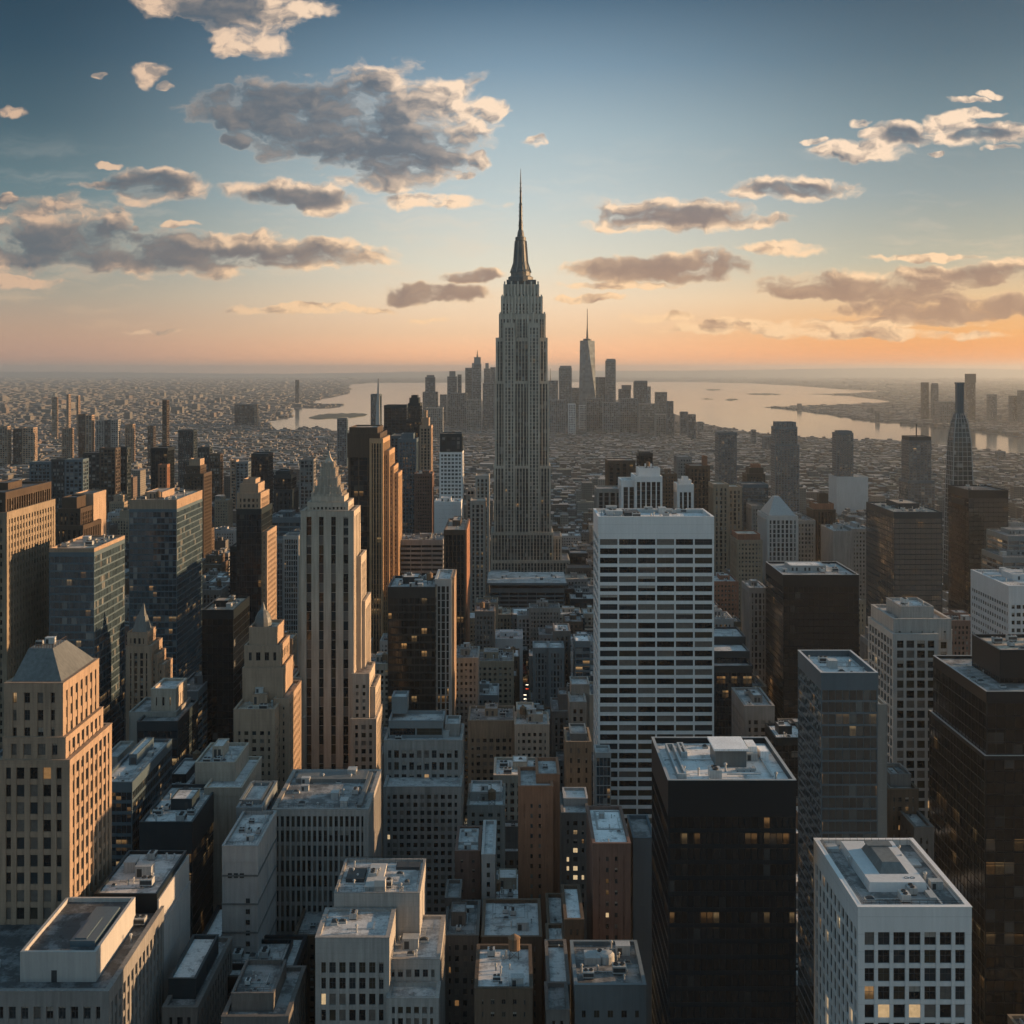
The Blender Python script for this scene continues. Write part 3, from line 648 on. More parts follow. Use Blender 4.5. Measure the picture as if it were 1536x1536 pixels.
for k in range(8):
    a = 2 * math.pi * (k + 0.5) / 8
    for (r0, q0), (r1, q1) in (((16.5, 409), (11.5, 395)), ((11.5, 395), (8.9, 362))):
        b.strut((cxm + r0 * s_ * math.cos(a), cym + r0 * s_ * math.sin(a), rz_(q0)), (cxm + r1 * s_ * math.cos(a), cym + r1 * s_ * math.sin(a), rz_(q1)), 0.9, 1)
mast = b.build('mast', [W['lead'], W['greystone']], root)
b = MB()
for (xa, xb, off, pt, pb, nn) in ((757, 807, 7, 427, 444, 11), (753.5, 812, 5, 447, 470, 13), (750.5, 816.5, 3, 473, 506, 9)):
    for i in range(nn):
        xx = PX(xa + (xb - xa) * i / (nn - 1), ES + off) - ex; yy = ES + off - ey
        hgt = 3.5 if i % 2 == 0 else 0.0
        b.box(xx - 0.8, xx + 0.8, yy - 2.2, yy - 0.9, PZ(pb, ES + off), PZ(pt, ES + off) + hgt, bottom=True)
b.build('buttress', W['ashlar'], root)
b = MB(); b.lathe(cxm, cym, [(3.4 * s_, rz_(346)), (3.1 * s_, rz_(335)), (3.3 * s_, rz_(334)), (2.6 * s_, rz_(330)), (2.3 * s_, rz_(308)), (2.8 * s_, rz_(307)), (1.9 * s_, rz_(305)), (1.4 * s_, rz_(288)), (1.9 * s_, rz_(287)), (1.1 * s_, rz_(285)), (0.8 * s_, rz_(268)), (0.25 * s_, rz_(253))], 8)
for q0, r0 in ((340, 4.6), (325, 3.8), (318, 3.6), (312, 3.5), (298, 2.6), (283, 2.2), (276, 1.8)):
    for a in (0.3, 1.87, 3.44, 5.0): b.strut((cxm, cym, rz_(q0)), (cxm + r0 * s_ * math.cos(a), cym + r0 * s_ * math.sin(a), rz_(q0 - 1.5)), 0.35)
b.build('antenna', W['darkmetal'], root)

# ======================================================================= near right
r1 = tower('office_tower', 'white framed tower at bottom right with sunken grey roof and seven window bays', 'office tower', 267, [
    T_(1290, 1452, 1368, 38, style='frame', bay=3.35, fl=4.05, pw=0.24, sh=0.26, pr=0.4, top=4.2, units=7, pent=False, par=1.3)], wall='white', roof='grey', windows=98, lit_share=0.07, tank=0,
    gl=dict(lit=0.0))
x0, x1, y0, y1, z1 = (PX(1290, 267) - r1.location.x, PX(1452, 267) - r1.location.x, -19, 19, PZ(1368, 267))
b = MB(); b.frustum((x0 + 5, x1 - 5.5, y0 + 10, y1 - 3, z1 + 0.08), (x0 + 5.3, x1 - 5.8, y0 + 10.4, y1 - 3.3, z1 + 2.2), 0)
p_ = b.build('penthouse', W['bluewhite'], r1)
b = MB(); b.frustum((x0 + 9, x1 - 8.2, y0 + 15, y1 - 8, z1 + 2.2), (x0 + 10.2, x1 - 9.6, y0 + 17, y1 - 9, z1 + 4.2), 0); b.box(x0 + 9.4, x1 - 8.6, y1 - 12, y1 - 9, z1 + 4.2, z1 + 4.5, 0)
b.build('lantern', W['lead'], p_)
b = MB(); b.box(x1 - 5.2, x1 - 4.8, y0 + 2, y1 - 5, z1 + 0.6, z1 + 0.9); b.box(x1 - 6.6, x1 - 5.2, y0 + 5, y0 + 9, z1 + 0.08, z1 + 1.0); b.box(x1 - 4.5, x1 - 2, y1 - 14, y1 - 10, z1 + 0.1, z1 + 0.5); b.box(x0 + 1.4, x0 + 4.4, y1 - 5, y1 - 1.4, z1 + 0.1, z1 + 0.9)
b.build('duct', metal_unit, r1)

r9 = tower('office_tower', 'black glass tower with lit yellow office rows and cluttered pale roof', 'office tower', 300, [
    T_(1003, 1193, 1180, 35, style='sheet', bay=1.6, fl=3.95, pw=0.10, sh=0.28, top=7.5, units=6, pent=False, par=1.6, copem='silver')], wall='blackmetal', roof='white', tank=0,
    gl=dict(blindcol=(0.04, 0.042, 0.042), tint=(0.009, 0.011, 0.013), blind=0.04, lit=0.008, runs=0.22, rough=0.15, strength=0.38))
X = lambda px, Y: PX(px, Y) - r9.location.x
z1 = PZ(1180, 300); b = MB(); b.box(X(1072, 316), X(1118, 316), -3, 6, z1 + 0.1, z1 + 4.6, 0, top=1); b.box(X(1072, 316) - 0.6, X(1118, 316) + 0.4, -4, 7, z1 + 4.6, z1 + 5.1, 1)
b.box(X(1120, 322), X(1134, 322), 3, 9, z1 + 0.1, z1 + 3.6, 1); b.box(X(1138, 322), X(1150, 322), 2, 7, z1 + 0.1, z1 + 2.6, 1)
b.build('penthouse', [W['lead'], snow_unit], r9)
b = MB(); z = z1 + 0.1
for xa, xb, ya, yb in ((X(1020, 300), X(1034, 300), -13, 12), (X(1040, 300), X(1050, 300), 4, 13)):
    for q in ((xa, xb, ya, ya + 0.5), (xa, xb, yb - 0.5, yb), (xa, xa + 0.5, ya + 0.5, yb - 0.5), (xb - 0.5, xb, ya + 0.5, yb - 0.5)): b.box(*q, z, z + 1.6)
b.box(X(1098, 300), X(1150, 300), -10.5, -10.1, z + 0.5, z + 0.8); b.box(X(1165, 300), X(1168, 300), -12, 8, z + 0.4, z + 0.8)
b.build('duct_trough', metal_unit, r9)

tower('office_tower', 'huge black glass tower cut by the right edge, with pale ledges and tan upper roof', 'office tower', 420, [
    T_(1478, 1650, 1135, 56, style='sheet', bay=3.3, fl=4.1, pw=0.05, sh=0.1, top=1.2, units=0, off=0, cope=True, copem='silver', par=0.3),
    T_(1480, 1648, 1042, 53, off=1, zb=PZ(1135, 420), style='sheet', bay=3.3, fl=4.1, pw=0.05, sh=0.1, top=3, units=8, pent=False, copem='silver', fin=1),
    T_(1500, 1640, 980, 26, off=16, zb=PZ(1042, 421), style='sheet', top=9, roof='tan', units=4, pent=False)], wall='blackmetal', roof='grey',
    gl=dict(blindcol=(0.04, 0.042, 0.042), tint=(0.009, 0.010, 0.011), blind=0.05, lit=0.015, runs=0.14, rough=0.1, strength=0.45))
tower('office_tower', 'teal banded glass tower with white slab roof, left of the white grid tower', 'office tower', 400, [
    T_(1232, 1316, 1019, 32, style='bands', bay=2.2, fl=4.0, pw=0.05, sh=0.16, pr=0.12, top=3.6, par=2.2, units=4, pent=False, copem='bluewhite', wall='teal'),
    T_(1316.5, 1330, 1062, 22, off=6, style='blank', wall='greyteal')], wall='greyteal', roof='white', tank=0,
    gl=dict(tint=(0.018, 0.03, 0.034), blind=0.12, blindcol=(0.06, 0.08, 0.085), lit=0.02, runs=0.16, rough=0.07, ior=2.7, wob=0.02, strength=0.6))
r_ = bpy.context.scene.objects.get('x')
tower('stone_tower', 'pale stone tower with white square window grid and stepped blank crown', 'office tower', 500, [
    T_(1341, 1405, 955, 34, style='frame', bay=4.1, fl=4.15, pw=0.26, sh=0.26, top=1.5, pr=0.4),
    T_(1341.5, 1424, 932, 30, off=3, zb=PZ(962, 500), style='ribs', bay=4.2, pw=0.9, sh=0.8, top=4, wall='palestone', roof='grey'),
    T_(1352, 1400, 914, 20, off=6, zb=PZ(932, 503), style='blank', wall='palestone', roof='white', units=2, pent=False),
    T_(1405.5, 1424, 948, 26, off=4, style='frame', bay=4.1, fl=4.15, pw=0.3, sh=0.3, top=4)], wall='whitestone', roof='grey', windows=98, lit_share=0.02, gl=dict(lit=0.0))
tower('office_tower', 'plain black tower with cluttered white roof, right of the white slab tower', 'office tower', 700, [
    T_(1175, 1288, 865, 48, style='sheet', bay=3, pw=0.05, sh=0.12, top=6, units=6, big=None, copem='silver', pw_mat='silver', proof='white')], wall='blackmetal', roof='snow', tank=0,
    gl=dict(blindcol=(0.04, 0.042, 0.042), tint=(0.009, 0.011, 0.014), blind=0.03, lit=0.004, rough=0.12))
tower('office_tower', 'blue glass and black tower with sunlit clutter and small cooling block on its roof', 'office tower', 900, [
    T_(1341, 1413, 770, 70, style='sheet', bay=4, pw=0.04, sh=0.16, top=4, units=12, pw_mat='darkmetal')], wall='darkmetal', roof='tan', tank=0, gl=dict(blindcol=(0.05, 0.052, 0.05), tint=(0.02, 0.032, 0.04), blind=0.06, lit=0.01, runs=0.12, rough=0.07, ior=2.7, strength=0.5))
tower('office_tower', 'black twin faced glass tower standing in front of the tapering spire', 'office tower', 1000, [
    T_(1453, 1512, 737, 46, style='sheet', bay=4, pw=0.05, sh=0.14, top=6, units=3, pent=False), T_(1447, 1456, 752, 30, off=8, style='sheet', top=4)], wall='blackmetal', roof='dark', tank=0,
    gl=dict(blindcol=(0.04, 0.042, 0.042), tint=(0.012, 0.018, 0.022), blind=0.04, lit=0.01, runs=0.1, rough=0.08, ior=2.3, strength=0.5))
tower('office_tower', 'white office block at the right edge with rows of small square windows', 'office tower', 640, [
    T_(1514, 1640, 882, 52, style='grid', bay=3.2, fl=4.2, pw=0.3, sh=0.5, top=9, units=6)], wall='bluewhite', roof='snow', gl=dict(lit=0.0, blind=0.1), windows=60, lit_share=0.0)
tower('office_block', 'low teal glass block at the right edge above the white block', 'office block', 900, [
    T_(1512, 1600, 806, 40, style='bands', units=3), T_(1505, 1560, 838, 40, off=-20, style='bands', units=3)], wall='greyteal', roof='grey', gl=TL)
tower('apartment_building', 'narrow brown brick block wedged between the glass tower and the white framed roof', 'apartment building', 430, [
    T_(1334, 1376, 1188, 18, style='finegrid', units=2), T_(1336, 1366, 1166, 12, off=5, zb=PZ(1188, 430), style='blank', roof='grey', wall='concrete')], wall='brown', roof='grey', windows=40, gl=NL)
tower('office_block', 'small dark block with snowy roof edge beside the narrow brown block', 'office block', 415, [
    T_(1373, 1398, 1245, 16, style='grid', units=1, pent=False)], wall='greybrick', roof='snow', gl=NL)
tower('office_block', 'grey block with slanting roof slab seen between slab tower and black tower', 'office block', 600, [
    T_(1118, 1160, 1062, 34, style='grid', units=2, top=6)], wall='concrete', roof='snow', gl=NL)
tower('office_block', 'dark stepped block with pale terraces just right of the white slab tower', 'office block', 660, [
    T_(1066, 1128, 1002, 40, style='sheet', units=1, pent=False), T_(1066, 1124, 980, 30, off=10, zb=PZ(1002, 660), style='sheet'), T_(1066, 1118, 958, 26, off=30, zb=0, style='blank', units=3, pent=False)], wall='darkmetal', roof='snow', gl=DK)
tower('apartment_building', 'red brick block with white roof right of the slab tower', 'apartment building', 900, [
    T_(1070, 1107, 874, 30, style='finegrid', units=2)], wall='brick', roof='snow', gl=NL)
tower('apartment_building', 'beige windowed block with red trimmed top behind the red brick block', 'apartment building', 950, [
    T_(1106, 1143, 812, 30, style='finegrid', bay=2.8), T_(1106, 1140, 803, 24, off=3, zb=PZ(812, 950), style='blank', wall='brick')], wall='beigebrick', roof='tan', gl=NL)
rp = tower('stone_tower', 'pale ribbed tower with pointed pyramid roof right of the brick blocks', 'office tower', 1000, [
    T_(1152, 1196, 776, 40, style='ribs', bay=3.4, pw=0.4, sh=0.2)], wall='whitestone', roof='grey', gl=dict(lit=0.0, tint=(0.02, 0.025, 0.03)))
X = lambda px, Y: PX(px, Y) - rp.location.x
b = MB(); z = PZ(776, 1000) + 1.2; b.frustum((X(1154, 1000), X(1195, 1000), -18, 18, z), (X(1168, 1000), X(1176, 1000), -3, 3, PZ(744, 1020)), 0); b.build('roof', W['silver'], rp)
tower('office_tower', 'brown ribbed tower with sunlit reddish crown and roof plant', 'office tower', 1080, [
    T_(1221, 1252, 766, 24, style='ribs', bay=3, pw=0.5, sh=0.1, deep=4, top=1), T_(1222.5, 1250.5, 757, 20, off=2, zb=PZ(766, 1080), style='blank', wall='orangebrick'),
    T_(1229, 1242, 742, 8, off=8, zb=PZ(757, 1080), style='blank', wall='bronze')], wall='bronze', roof='tan', gl=DK)
tower('office_block', 'blank white wall block with windowed annex behind the black tower', 'office block', 1000, [
    T_(1250, 1278, 798, 40, style='blank', units=2), T_(1278.5, 1303, 795, 40, style='finegrid', units=2)], wall='palestone', roof='snow', gl=NL)
tower('office_block', 'low pale block between the ribbed brown tower and the pyramid roofed tower', 'office block', 1060, [
    T_(1196, 1222, 782, 40, style='grid', units=2)], wall='greystone', roof='grey', gl=NL)
tower('residential_tower', 'wide teal high rise with flared top before the river, left of its two neighbours', 'residential tower', 1900, [
    T_(1163, 1196, 641, 30, style='sheet', bay=5, pw=0.2, sh=0.2, top=3), T_(1165, 1194, 634, 26, off=2, zb=PZ(641, 1900), style='sheet', bay=4, pw=0.5, top=1), T_(1163, 1199, 668, 34, off=-2, style='sheet', bay=5, pw=0.2, sh=0.2, top=1)], wall='teal', roof='tan', gl=TL)
tower('residential_tower', 'slim teal high rise with low white podium standing before the river', 'residential tower', 2000, [
    T_(1255, 1280, 650, 28, style='sheet', bay=5, pw=0.2, sh=0.2), T_(1257, 1278, 647, 20, off=4, zb=PZ(650, 2000), style='blank'), T_(1255, 1302, 716, 50, off=-10, style='blank', wall='bluewhite')], wall='teal', roof='grey', gl=TL)
rt = tower('residential_tower', 'square teal high rise with a thin rooftop pole, left of the tapering spire', 'residential tower', 1700, [
    T_(1364, 1397, 662, 34, style='sheet', bay=5, pw=0.2, sh=0.2, top=1), T_(1364, 1396.5, 656, 33, off=0.5, zb=PZ(662, 1700), style='blank', wall='darkmetal'), T_(1362, 1402, 722, 40, off=-4, style='sheet', bay=5)], wall='teal', roof='dark', gl=TL)
b = MB(); b.strut((0, 0, PZ(656, 1700)), (0, 0, PZ(636, 1710)), 0.9); b.build('pole', W['darkmetal'], rt)
tower('residential_tower', 'dark teal flat topped high rise above the slab tower skyline cluster', 'residential tower', 1850, [
    T_(1078, 1105, 650, 32, style='sheet', bay=5, pw=0.15, sh=0.15)], wall='teal', roof='dark', gl=TL)
# tapering lattice spire
YS = 1120; sp = thing('spire_tower', (PX(1439, YS), YS, 0), 'tapering steel and glass spire with narrow column top at the right', 'spire tower')
zz = lambda py: PZ(py, YS); k_ = YS / F
b = MB(); prof = [(20, 0), (15.5, zz(760)), (14, zz(700)), (12.5, zz(660)), (9, zz(634)), (5.4, zz(620))]
for (ra, za), (rb, zb) in zip(prof, prof[1:]): b.frustum((-ra * k_, ra * k_, -ra * k_, ra * k_, za), (-rb * k_, rb * k_, -rb * k_, rb * k_, zb))
b.build('glazing', glass_mat('glazing_spire', 3, 4, **dict(TL, ior=1.5, tint=(0.02, 0.028, 0.03))), sp)
b = MB()
def rad(z):
    for (ra, za), (rb, zb) in zip(prof, prof[1:]):
        if z <= zb: return (ra + (rb - ra) * (z - za) / (zb - za)) * k_ + 0.15
    return prof[-1][0] * k_
n_ = 34; zt_ = prof[-1][1]
for i in range(n_):
    za, zb = 60 + (zt_ - 60) * i / n_, 60 + (zt_ - 60) * (i + 1) / n_; ra, rb = rad(za), rad(zb)
    for sx_, sy_ in ((1, 1), (1, -1), (-1, 1), (-1, -1)): b.strut((sx_ * ra, sy_ * ra, za), (sx_ * rb, sy_ * rb, zb), 0.55)
    b.strut((-ra, -ra, za), (ra, -ra, za), 0.35); b.strut((-ra, ra, za), (-ra, -ra, za), 0.35); b.strut((ra, ra, za), (ra, -ra, za), 0.35)
    for f_ in (-0.5, 0, 0.5): b.strut((f_ * ra, -ra, za), (f_ * rb, -rb, zb), 0.28); b.strut((-ra, f_ * ra, za), (-rb, f_ * rb, zb), 0.28)
b.build('lattice', W['silver'], sp)
b = MB(); c_ = 4.6 * k_; b.box(-c_, c_, -c_, c_, zz(622), zz(576)); b.box(-c_ * 1.15, c_ * 1.15, -c_ * 1.15, c_ * 1.15, zz(576), zz(573.5), bottom=True)
for f_ in (-1, -0.4, 0.4, 1): b.strut((f_ * c_, -c_ - 0.3, zz(622)), (f_ * c_, -c_ - 0.3, zz(576)), 0.3)
b.build('column', W['teal'], sp)
FOOT.append((PX(1439, YS) - 14, PX(1439, YS) + 14, YS - 14, YS + 14, 180)); SCR.append((PX(1439, YS) - 8, PX(1439, YS) + 8, YS - 8, YS + 8, 200, None))

# ======================================================================= the white slab tower and the cluster behind it
rs = tower('office_tower', 'big white slab tower right of centre, dark ribbon windows under a blank top band', 'office tower', 520, [
    T_(899, 1069, 780, 30, style='frame', bay=8.4, fl=4.02, pw=0.085, sh=0.36, pr=0.45, top=8.2, deep=1.1, units=8, par=1.4, roof='white')], wall='white', windows=98, lit_share=0.0, blind_share=0.12, tank=0, gl=dict(lit=0.0), pent=False)
X = lambda px, Y: PX(px, Y) - rs.location.x
z = PZ(780, 520); b = MB(); b.box(X(908, 540), X(932, 540), -2, 8, z + 0.1, z + 2.4, 0); b.box(X(934, 540), X(956, 540), -5, 7, z + 0.1, z + 2.0, 1); b.box(X(906, 540), X(1058, 540), 9.5, 11, z + 0.1, z + 1.7, 0)
b.build('penthouse', [metal_unit, metal_dark], rs)
tower('office_block', 'narrow glass stair block clinging to the lower left corner of the slab tower', 'office block', 505, [
    T_(894, 916, 1133, 10, style='sheet', top=1, sh=0.1)], wall='silver', roof='snow', gl=TL)
tower('office_tower', 'white and black striped twin block with stepped roof behind the slab tower', 'office tower', 1050, [
    T_(933, 953, 722, 30, style='ribs', bay=5.8, pw=0.22, sh=0.02, deep=4, off=6, top=5), T_(953.5, 992, 716, 34, style='ribs', bay=4.6, pw=0.22, sh=0.02, deep=4, top=4), T_(958, 990, 704, 20, off=6, zb=PZ(716, 1050), style='blank', roof='white', units=2)], wall='white', roof='snow', gl=DK)
tower('office_tower', 'small white domed block with two dark window stripes behind the slab tower', 'office tower', 1050, [
    T_(1017, 1039, 728, 22, style='ribs', bay=5, pw=0.3, sh=0.02, deep=4, top=6), T_(1020, 1037, 722, 14, off=4, zb=PZ(728, 1050), style='blank'), T_(1024, 1032, 717, 7, off=8, zb=PZ(722, 1050), style='blank')], wall='white', roof='snow', gl=DK)
tower('office_block', 'grey ribbed block at the left end of the cluster behind the slab tower', 'office block', 1080, [
    T_(896, 933, 735, 30, style='ribs', bay=6, pw=0.3, sh=0.1, deep=3)], wall='greystone', roof='grey', gl=DK)
tower('office_block', 'brown flat topped block behind the grey ribbed block', 'office block', 1200, [T_(912, 952, 692, 30, style='ribs', bay=6, pw=0.5, sh=0.2)], wall='bronze', roof='tan', gl=DK)
tower('office_block', 'small jet black box rising above the white striped block', 'office block', 1250, [T_(958, 979, 681, 20, style='sheet')], wall='blackmetal', roof='dark', gl=DK)
tower('office_block', 'brown brick slab with sunlit roof right of the white striped block', 'office block', 1130, [T_(993, 1015, 712, 24, style='finegrid', units=1)], wall='brown', roof='tan', gl=NL)
tower('office_tower', 'dark brown block with sunlit fin on top right of the domed block', 'office tower', 1150, [
    T_(1035, 1064, 700, 26, style='ribs', bay=4, pw=0.5), T_(1055, 1061, 686, 10, off=8, zb=PZ(700, 1150), style='blank', wall='orangebrick')], wall='brown', roof='grey', gl=DK)
tower('office_block', 'pale concrete block far behind the domed block', 'office block', 1350, [T_(1016, 1037, 686, 24, style='grid')], wall='concrete', roof='snow', gl=NL)
tower('apartment_building', 'pair of beige ribbed slabs between the dark brown block and the arched roof block', 'apartment building', 1050, [
    T_(1071, 1092, 728, 26, style='ribs', bay=4, pw=0.5, sh=0.3), T_(1092.5, 1112, 732, 26, off=4, style='ribs', bay=4, pw=0.5, sh=0.3)], wall='beigebrick', roof='tan', gl=NL)
tower('office_tower', 'brown block with rounded arched crown behind the teal box', 'office tower', 1300, [
    T_(1121, 1147, 712, 26, style='grid'), T_(1124, 1145, 703, 20, off=3, zb=PZ(712, 1300), style='blank'), T_(1129, 1141, 698, 12, off=6, zb=PZ(703, 1300), style='blank', wall='orangebrick')], wall='bronze', roof='tan', gl=NL)
tower('office_block', 'teal glass box in front of the arched crown block', 'office block', 1180, [T_(1115, 1152, 728, 26, style='sheet'), T_(1128, 1152, 760, 26, off=-26, style='grid', wall='greystone')], wall='teal', roof='dark', gl=TL)
tower('office_block', 'tall grey shaft with bright cap left of the plain black tower', 'office block', 760, [T_(1125, 1149, 884, 24, style='ribs', units=3)], wall='concrete', roof='snow', gl=NL)

# ======================================================================= near left
ra = tower('stone_tower', 'tan stone tower with truncated pyramid roof, half sunlit, at the left edge', 'office tower', 340, [
    T_(12, 92, 1030, 28, style='grid', bay=4.3, fl=5.0, pw=0.55, sh=0.4, top=1.5, pr=0.5),
    T_(10, 96, 1108, 29.5, off=-0.8, style='grid', bay=3.9, fl=5.0, pw=0.45, sh=0.35, top=1.2, pr=0.5, par=0.5),
    T_(2, 102, 1142, 34, off=-1.6, style='grid', bay=3.9, fl=5.0, pw=0.4, sh=0.32, top=1.5, pr=0.5, par=0.5)], wall='tanstone', roof='tan', windows=98, lit_share=0.03, blind_share=0.3, gl=dict(lit=0.01))
X = lambda px, Y: PX(px, Y) - ra.location.x
z = PZ(1030, 340) + 1.3; xa, xb = X(12, 340), X(92, 340); b = MB()
b.frustum((xa + 0.8, xb - 0.2, -13.4, 13.4, z), (X(44, 350), X(80, 350), -4.5, 6.5, PZ(972, 350)), 0)
rr = b.build('roof', W['lead'], ra)
b = MB(); za = PZ(972, 350)
for i in range(9): b.strut((X(44, 350) + 0.4 + i * 0.8, -4.2, za), (X(44, 350) + 0.4 + i * 0.8, -4.2, za + 1.2), 0.07)
b.strut((X(44, 350), -4.2, za + 1.2), (X(80, 350), -4.2, za + 1.2), 0.08); b.strut((X(80, 350), -4.2, za + 1.2), (X(80, 350), 6.3, za + 1.2), 0.08)
for i in range(6): b.strut((X(80, 350), -4.2 + i * 2, za), (X(80, 350), -4.2 + i * 2, za + 1.2), 0.07)
b.build('railing', W['bronze'], rr)
add_unit(ra, 'fan', X(52, 350), 0, za, 0.8); add_unit(ra, 'box', X(64, 350), 2, za, 0.8); add_unit(ra, 'pipe', X(72, 350), 1, za, 1.2)
rb_ = tower('stone_block', 'broad stone block at the bottom left corner with big raised roof house', 'office block', 300, [
    T_(-120, 160, 1492, 46, style='grid', bay=3.2, fl=4.6, pw=0.42, sh=0.3, top=2.6, pr=0.5, par=1.2, units=5, pent=False)], wall='concrete', roof='dark', windows=80, lit_share=0.01, gl=NL, tank=0)
X = lambda px, Y: PX(px, Y) - rb_.location.x
z = PZ(1492, 300) + 0.1; b = MB(); xa, xb = X(30, 306), X(144, 306); b.box(xa, xb, -17, 15, z, z + 6.5); pz = z + 6.5
b.box(xa, xb, -17, -16.2, pz, pz + 1.2); b.box(xa, xb, 14.2, 15, pz, pz + 1.2); b.box(xa, xa + 0.8, -16.2, 14.2, pz, pz + 1.2); b.box(xb - 0.8, xb, -16.2, 14.2, pz, pz + 1.2)
ph = b.build('penthouse', W['whitestone'], rb_)
b = MB(); b.box(xa + 0.85, xb - 0.85, -16.15, 14.15, pz, pz + 0.1); b.build('roof', RF['dark'], ph)
b = MB(); b.box(xb - 8.5, xb - 2, -12, 8, pz + 0.1, pz + 1.6); b.box(xb - 7.6, xb - 4.5, -11, 1, pz + 1.6, pz + 1.9); b.build('skylight', W['teal'], ph)
b = MB(); b.box(xa + 8, xa + 9.4, -17.08, -16.98, z, z + 3.0); b.build('door', metal_dark, ph)
rc_ = tower('office_block', 'black walled block with snowy roof and pale sunlit side, beside the stone tower', 'office block', 345, [
    T_(142, 235, 1346, 31, style='blank', top=9, units=5, pent=False, par=0.9, sides='F'), T_(140, 237, 1404, 34, off=-1.5, style='blank', wall='palewall', top=1.5, units=0, cope=True)], wall='blackmetal', roof='snow', gl=DK, tank=0)
X = lambda px, Y: PX(px, Y) - rc_.location.x
b = MB(); b.box(X(235, 345) + 0.3, X(235, 345) + 0.75, -15.9, 16.5, PZ(1460, 345), PZ(1349, 345)); b.build('side_wall', W['palewall'], rc_)
rw = tower('warehouse_block', 'blank white block with pale blue roof standing alone left of centre', 'building', 380, [
    T_(334, 386, 1274, 30, style='blank', top=4, fl=13, units=4, pent=False, sh=0.04, pr=0.1)], wall='palewall', roof='snow', windows=6, gl=dict(tint=(0.30, 0.30, 0.30), blind=0, lit=0.0, rough=0.7, ior=1.3), tank=0)
X = lambda px, Y: PX(px, Y) - rw.location.x
z = PZ(1274, 380); me_w = window_mesh(1.3, 1.5, 0)
for k in range(11):
    o = bpy.data.objects.new('window', me_w if k % 3 else window_mesh(1.3, 1.5, 1)); col.objects.link(o); o.parent = rw; o.location = (X(372 if k < 8 else 345 + (k - 8) * 9, 380), -15.12, z - 17 - k * 3.4 if k < 8 else z - 9)
b = MB()
for q in (8.5, 17.5, 26.5, 36.0): b.box(X(334, 380) - 0.25, X(386, 380) + 0.3, -15.35, -15.05, z - q, z - q + 0.5, bottom=True); b.box(X(386, 380) + 0.05, X(386, 380) + 0.35, -15.05, 15.2, z - q, z - q + 0.5, bottom=True)
b.build('ledge', W['lead'], rw)
tower('office_block', 'long dark block with cluttered narrow roof behind the black walled block', 'office block', 420, [
    T_(210, 288, 1238, 38, style='sheet', top=10, units=8), T_(212, 262, 1212, 60, off=42, style='sheet', units=5)], wall='darkmetal', roof='snow', gl=DK)
tower('stone_block', 'beige blank walled block with sunlit side and snowy stepped roof', 'building', 450, [
    T_(307, 362, 1186, 36, style='blank', top=2, fl=20, pr=0.1), T_(293, 352, 1148, 24, off=10, zb=PZ(1192, 450), style='blank', top=3, fl=12, units=5)], wall='limestone', roof='snow', gl=dict(tint=(0.30, 0.26, 0.21), blind=0, lit=0.0, rough=0.8, ior=1.3), windows=5)
tower('office_block', 'small teal roofed block between the beige block and the ribbed roof block', 'office block', 410, [
    T_(356, 392, 1216, 26, style='bands', units=3, top=2), T_(360, 392, 1205, 18, off=6, zb=PZ(1216, 410), style='blank')], wall='greyteal', roof='snow', gl=DK)
ru = tower('office_block', 'wide stone block with tall thin window fins and large plain grey roof, left of centre', 'office block', 420, [
    T_(412, 549, 1216, 40, style='fins', bay=1.9, fl=5.2, pw=0.4, sh=0.25, top=1.6, pr=0.3, units=7, par=0.7, pent=False)], wall='palestone', roof='grey', windows=98, lit_share=0.0, gl=NL, tank=0)
X = lambda px, Y: PX(px, Y) - ru.location.x
z = PZ(1216, 420); b = MB(); b.box(X(430, 430), X(540, 430), 8, 17.5, z + 0.1, z + 1.6); b.box(X(548, 420) - 3.2, X(548, 420) - 1.6, -18, 17, z + 0.1, z + 1.3); b.build('raised_roof', W['lead'], ru)
rg = tower('stone_block', 'stepped grey stone building with rows of small windows just below the centre', 'office block', 480, [
    T_(577, 690, 1184, 26, style='grid', bay=2.7, fl=3.25, pw=0.42, sh=0.45, top=2, pr=0.3),
    T_(578, 691, 1114, 22, off=14, style='grid', bay=3.0, fl=5.0, pw=0.38, sh=0.35, top=3, units=4, pent=False),
    T_(584, 664, 1085, 14, off=20, zb=PZ(1114, 494), style='bands', top=2, wall='greyteal'),
    T_(588, 610, 1050, 10, off=28, zb=PZ(1085, 494), style='blank', wall='greyteal'), T_(668, 689, 1090, 12, off=22, zb=PZ(1114, 494), style='blank')], wall='palestone', roof='snow', windows=98, lit_share=0.02, gl=NL)
rf = tower('stone_block', 'pale concrete building at bottom centre with stepped snowy roofs and seven tall openings', 'office block', 330, [
    T_(477, 581, 1409, 17, style='grid', bay=2.62, fl=4.4, pw=0.36, sh=0.3, top=6.0, pr=0.4, units=2, pent=False, par=0.7),
    T_(502, 629, 1344, 24, off=18, style='blank', top=3, fl=30, units=6, pent=False, par=0.9),
    T_(582, 657, 1442, 26, off=6, style='grid', bay=2.2, fl=3.8, pw=0.4, sh=0.4, top=2, units=3, pent=False, par=0.8),
    T_(583, 655, 1502, 8, off=-3, style='grid', bay=2.2, fl=3.2, pw=0.4, sh=0.4, top=1.2)], wall='palestone', roof='snow', windows=98, lit_share=0.01, gl=dict(tint=(0.25, 0.25, 0.24), blind=0, lit=0.0, rough=0.8, ior=1.3), tank=0)
X = lambda px, Y: PX(px, Y) - rf.location.x
z = PZ(1344, 348); b = MB(); oy = 9.5; b.box(X(512, 348), X(540, 348), oy + 9, oy + 17, z + 0.1, z + 1.2, 1); b.box(X(545, 348), X(570, 348), oy + 3, oy + 20, z + 0.1, z + 1.3, 0)
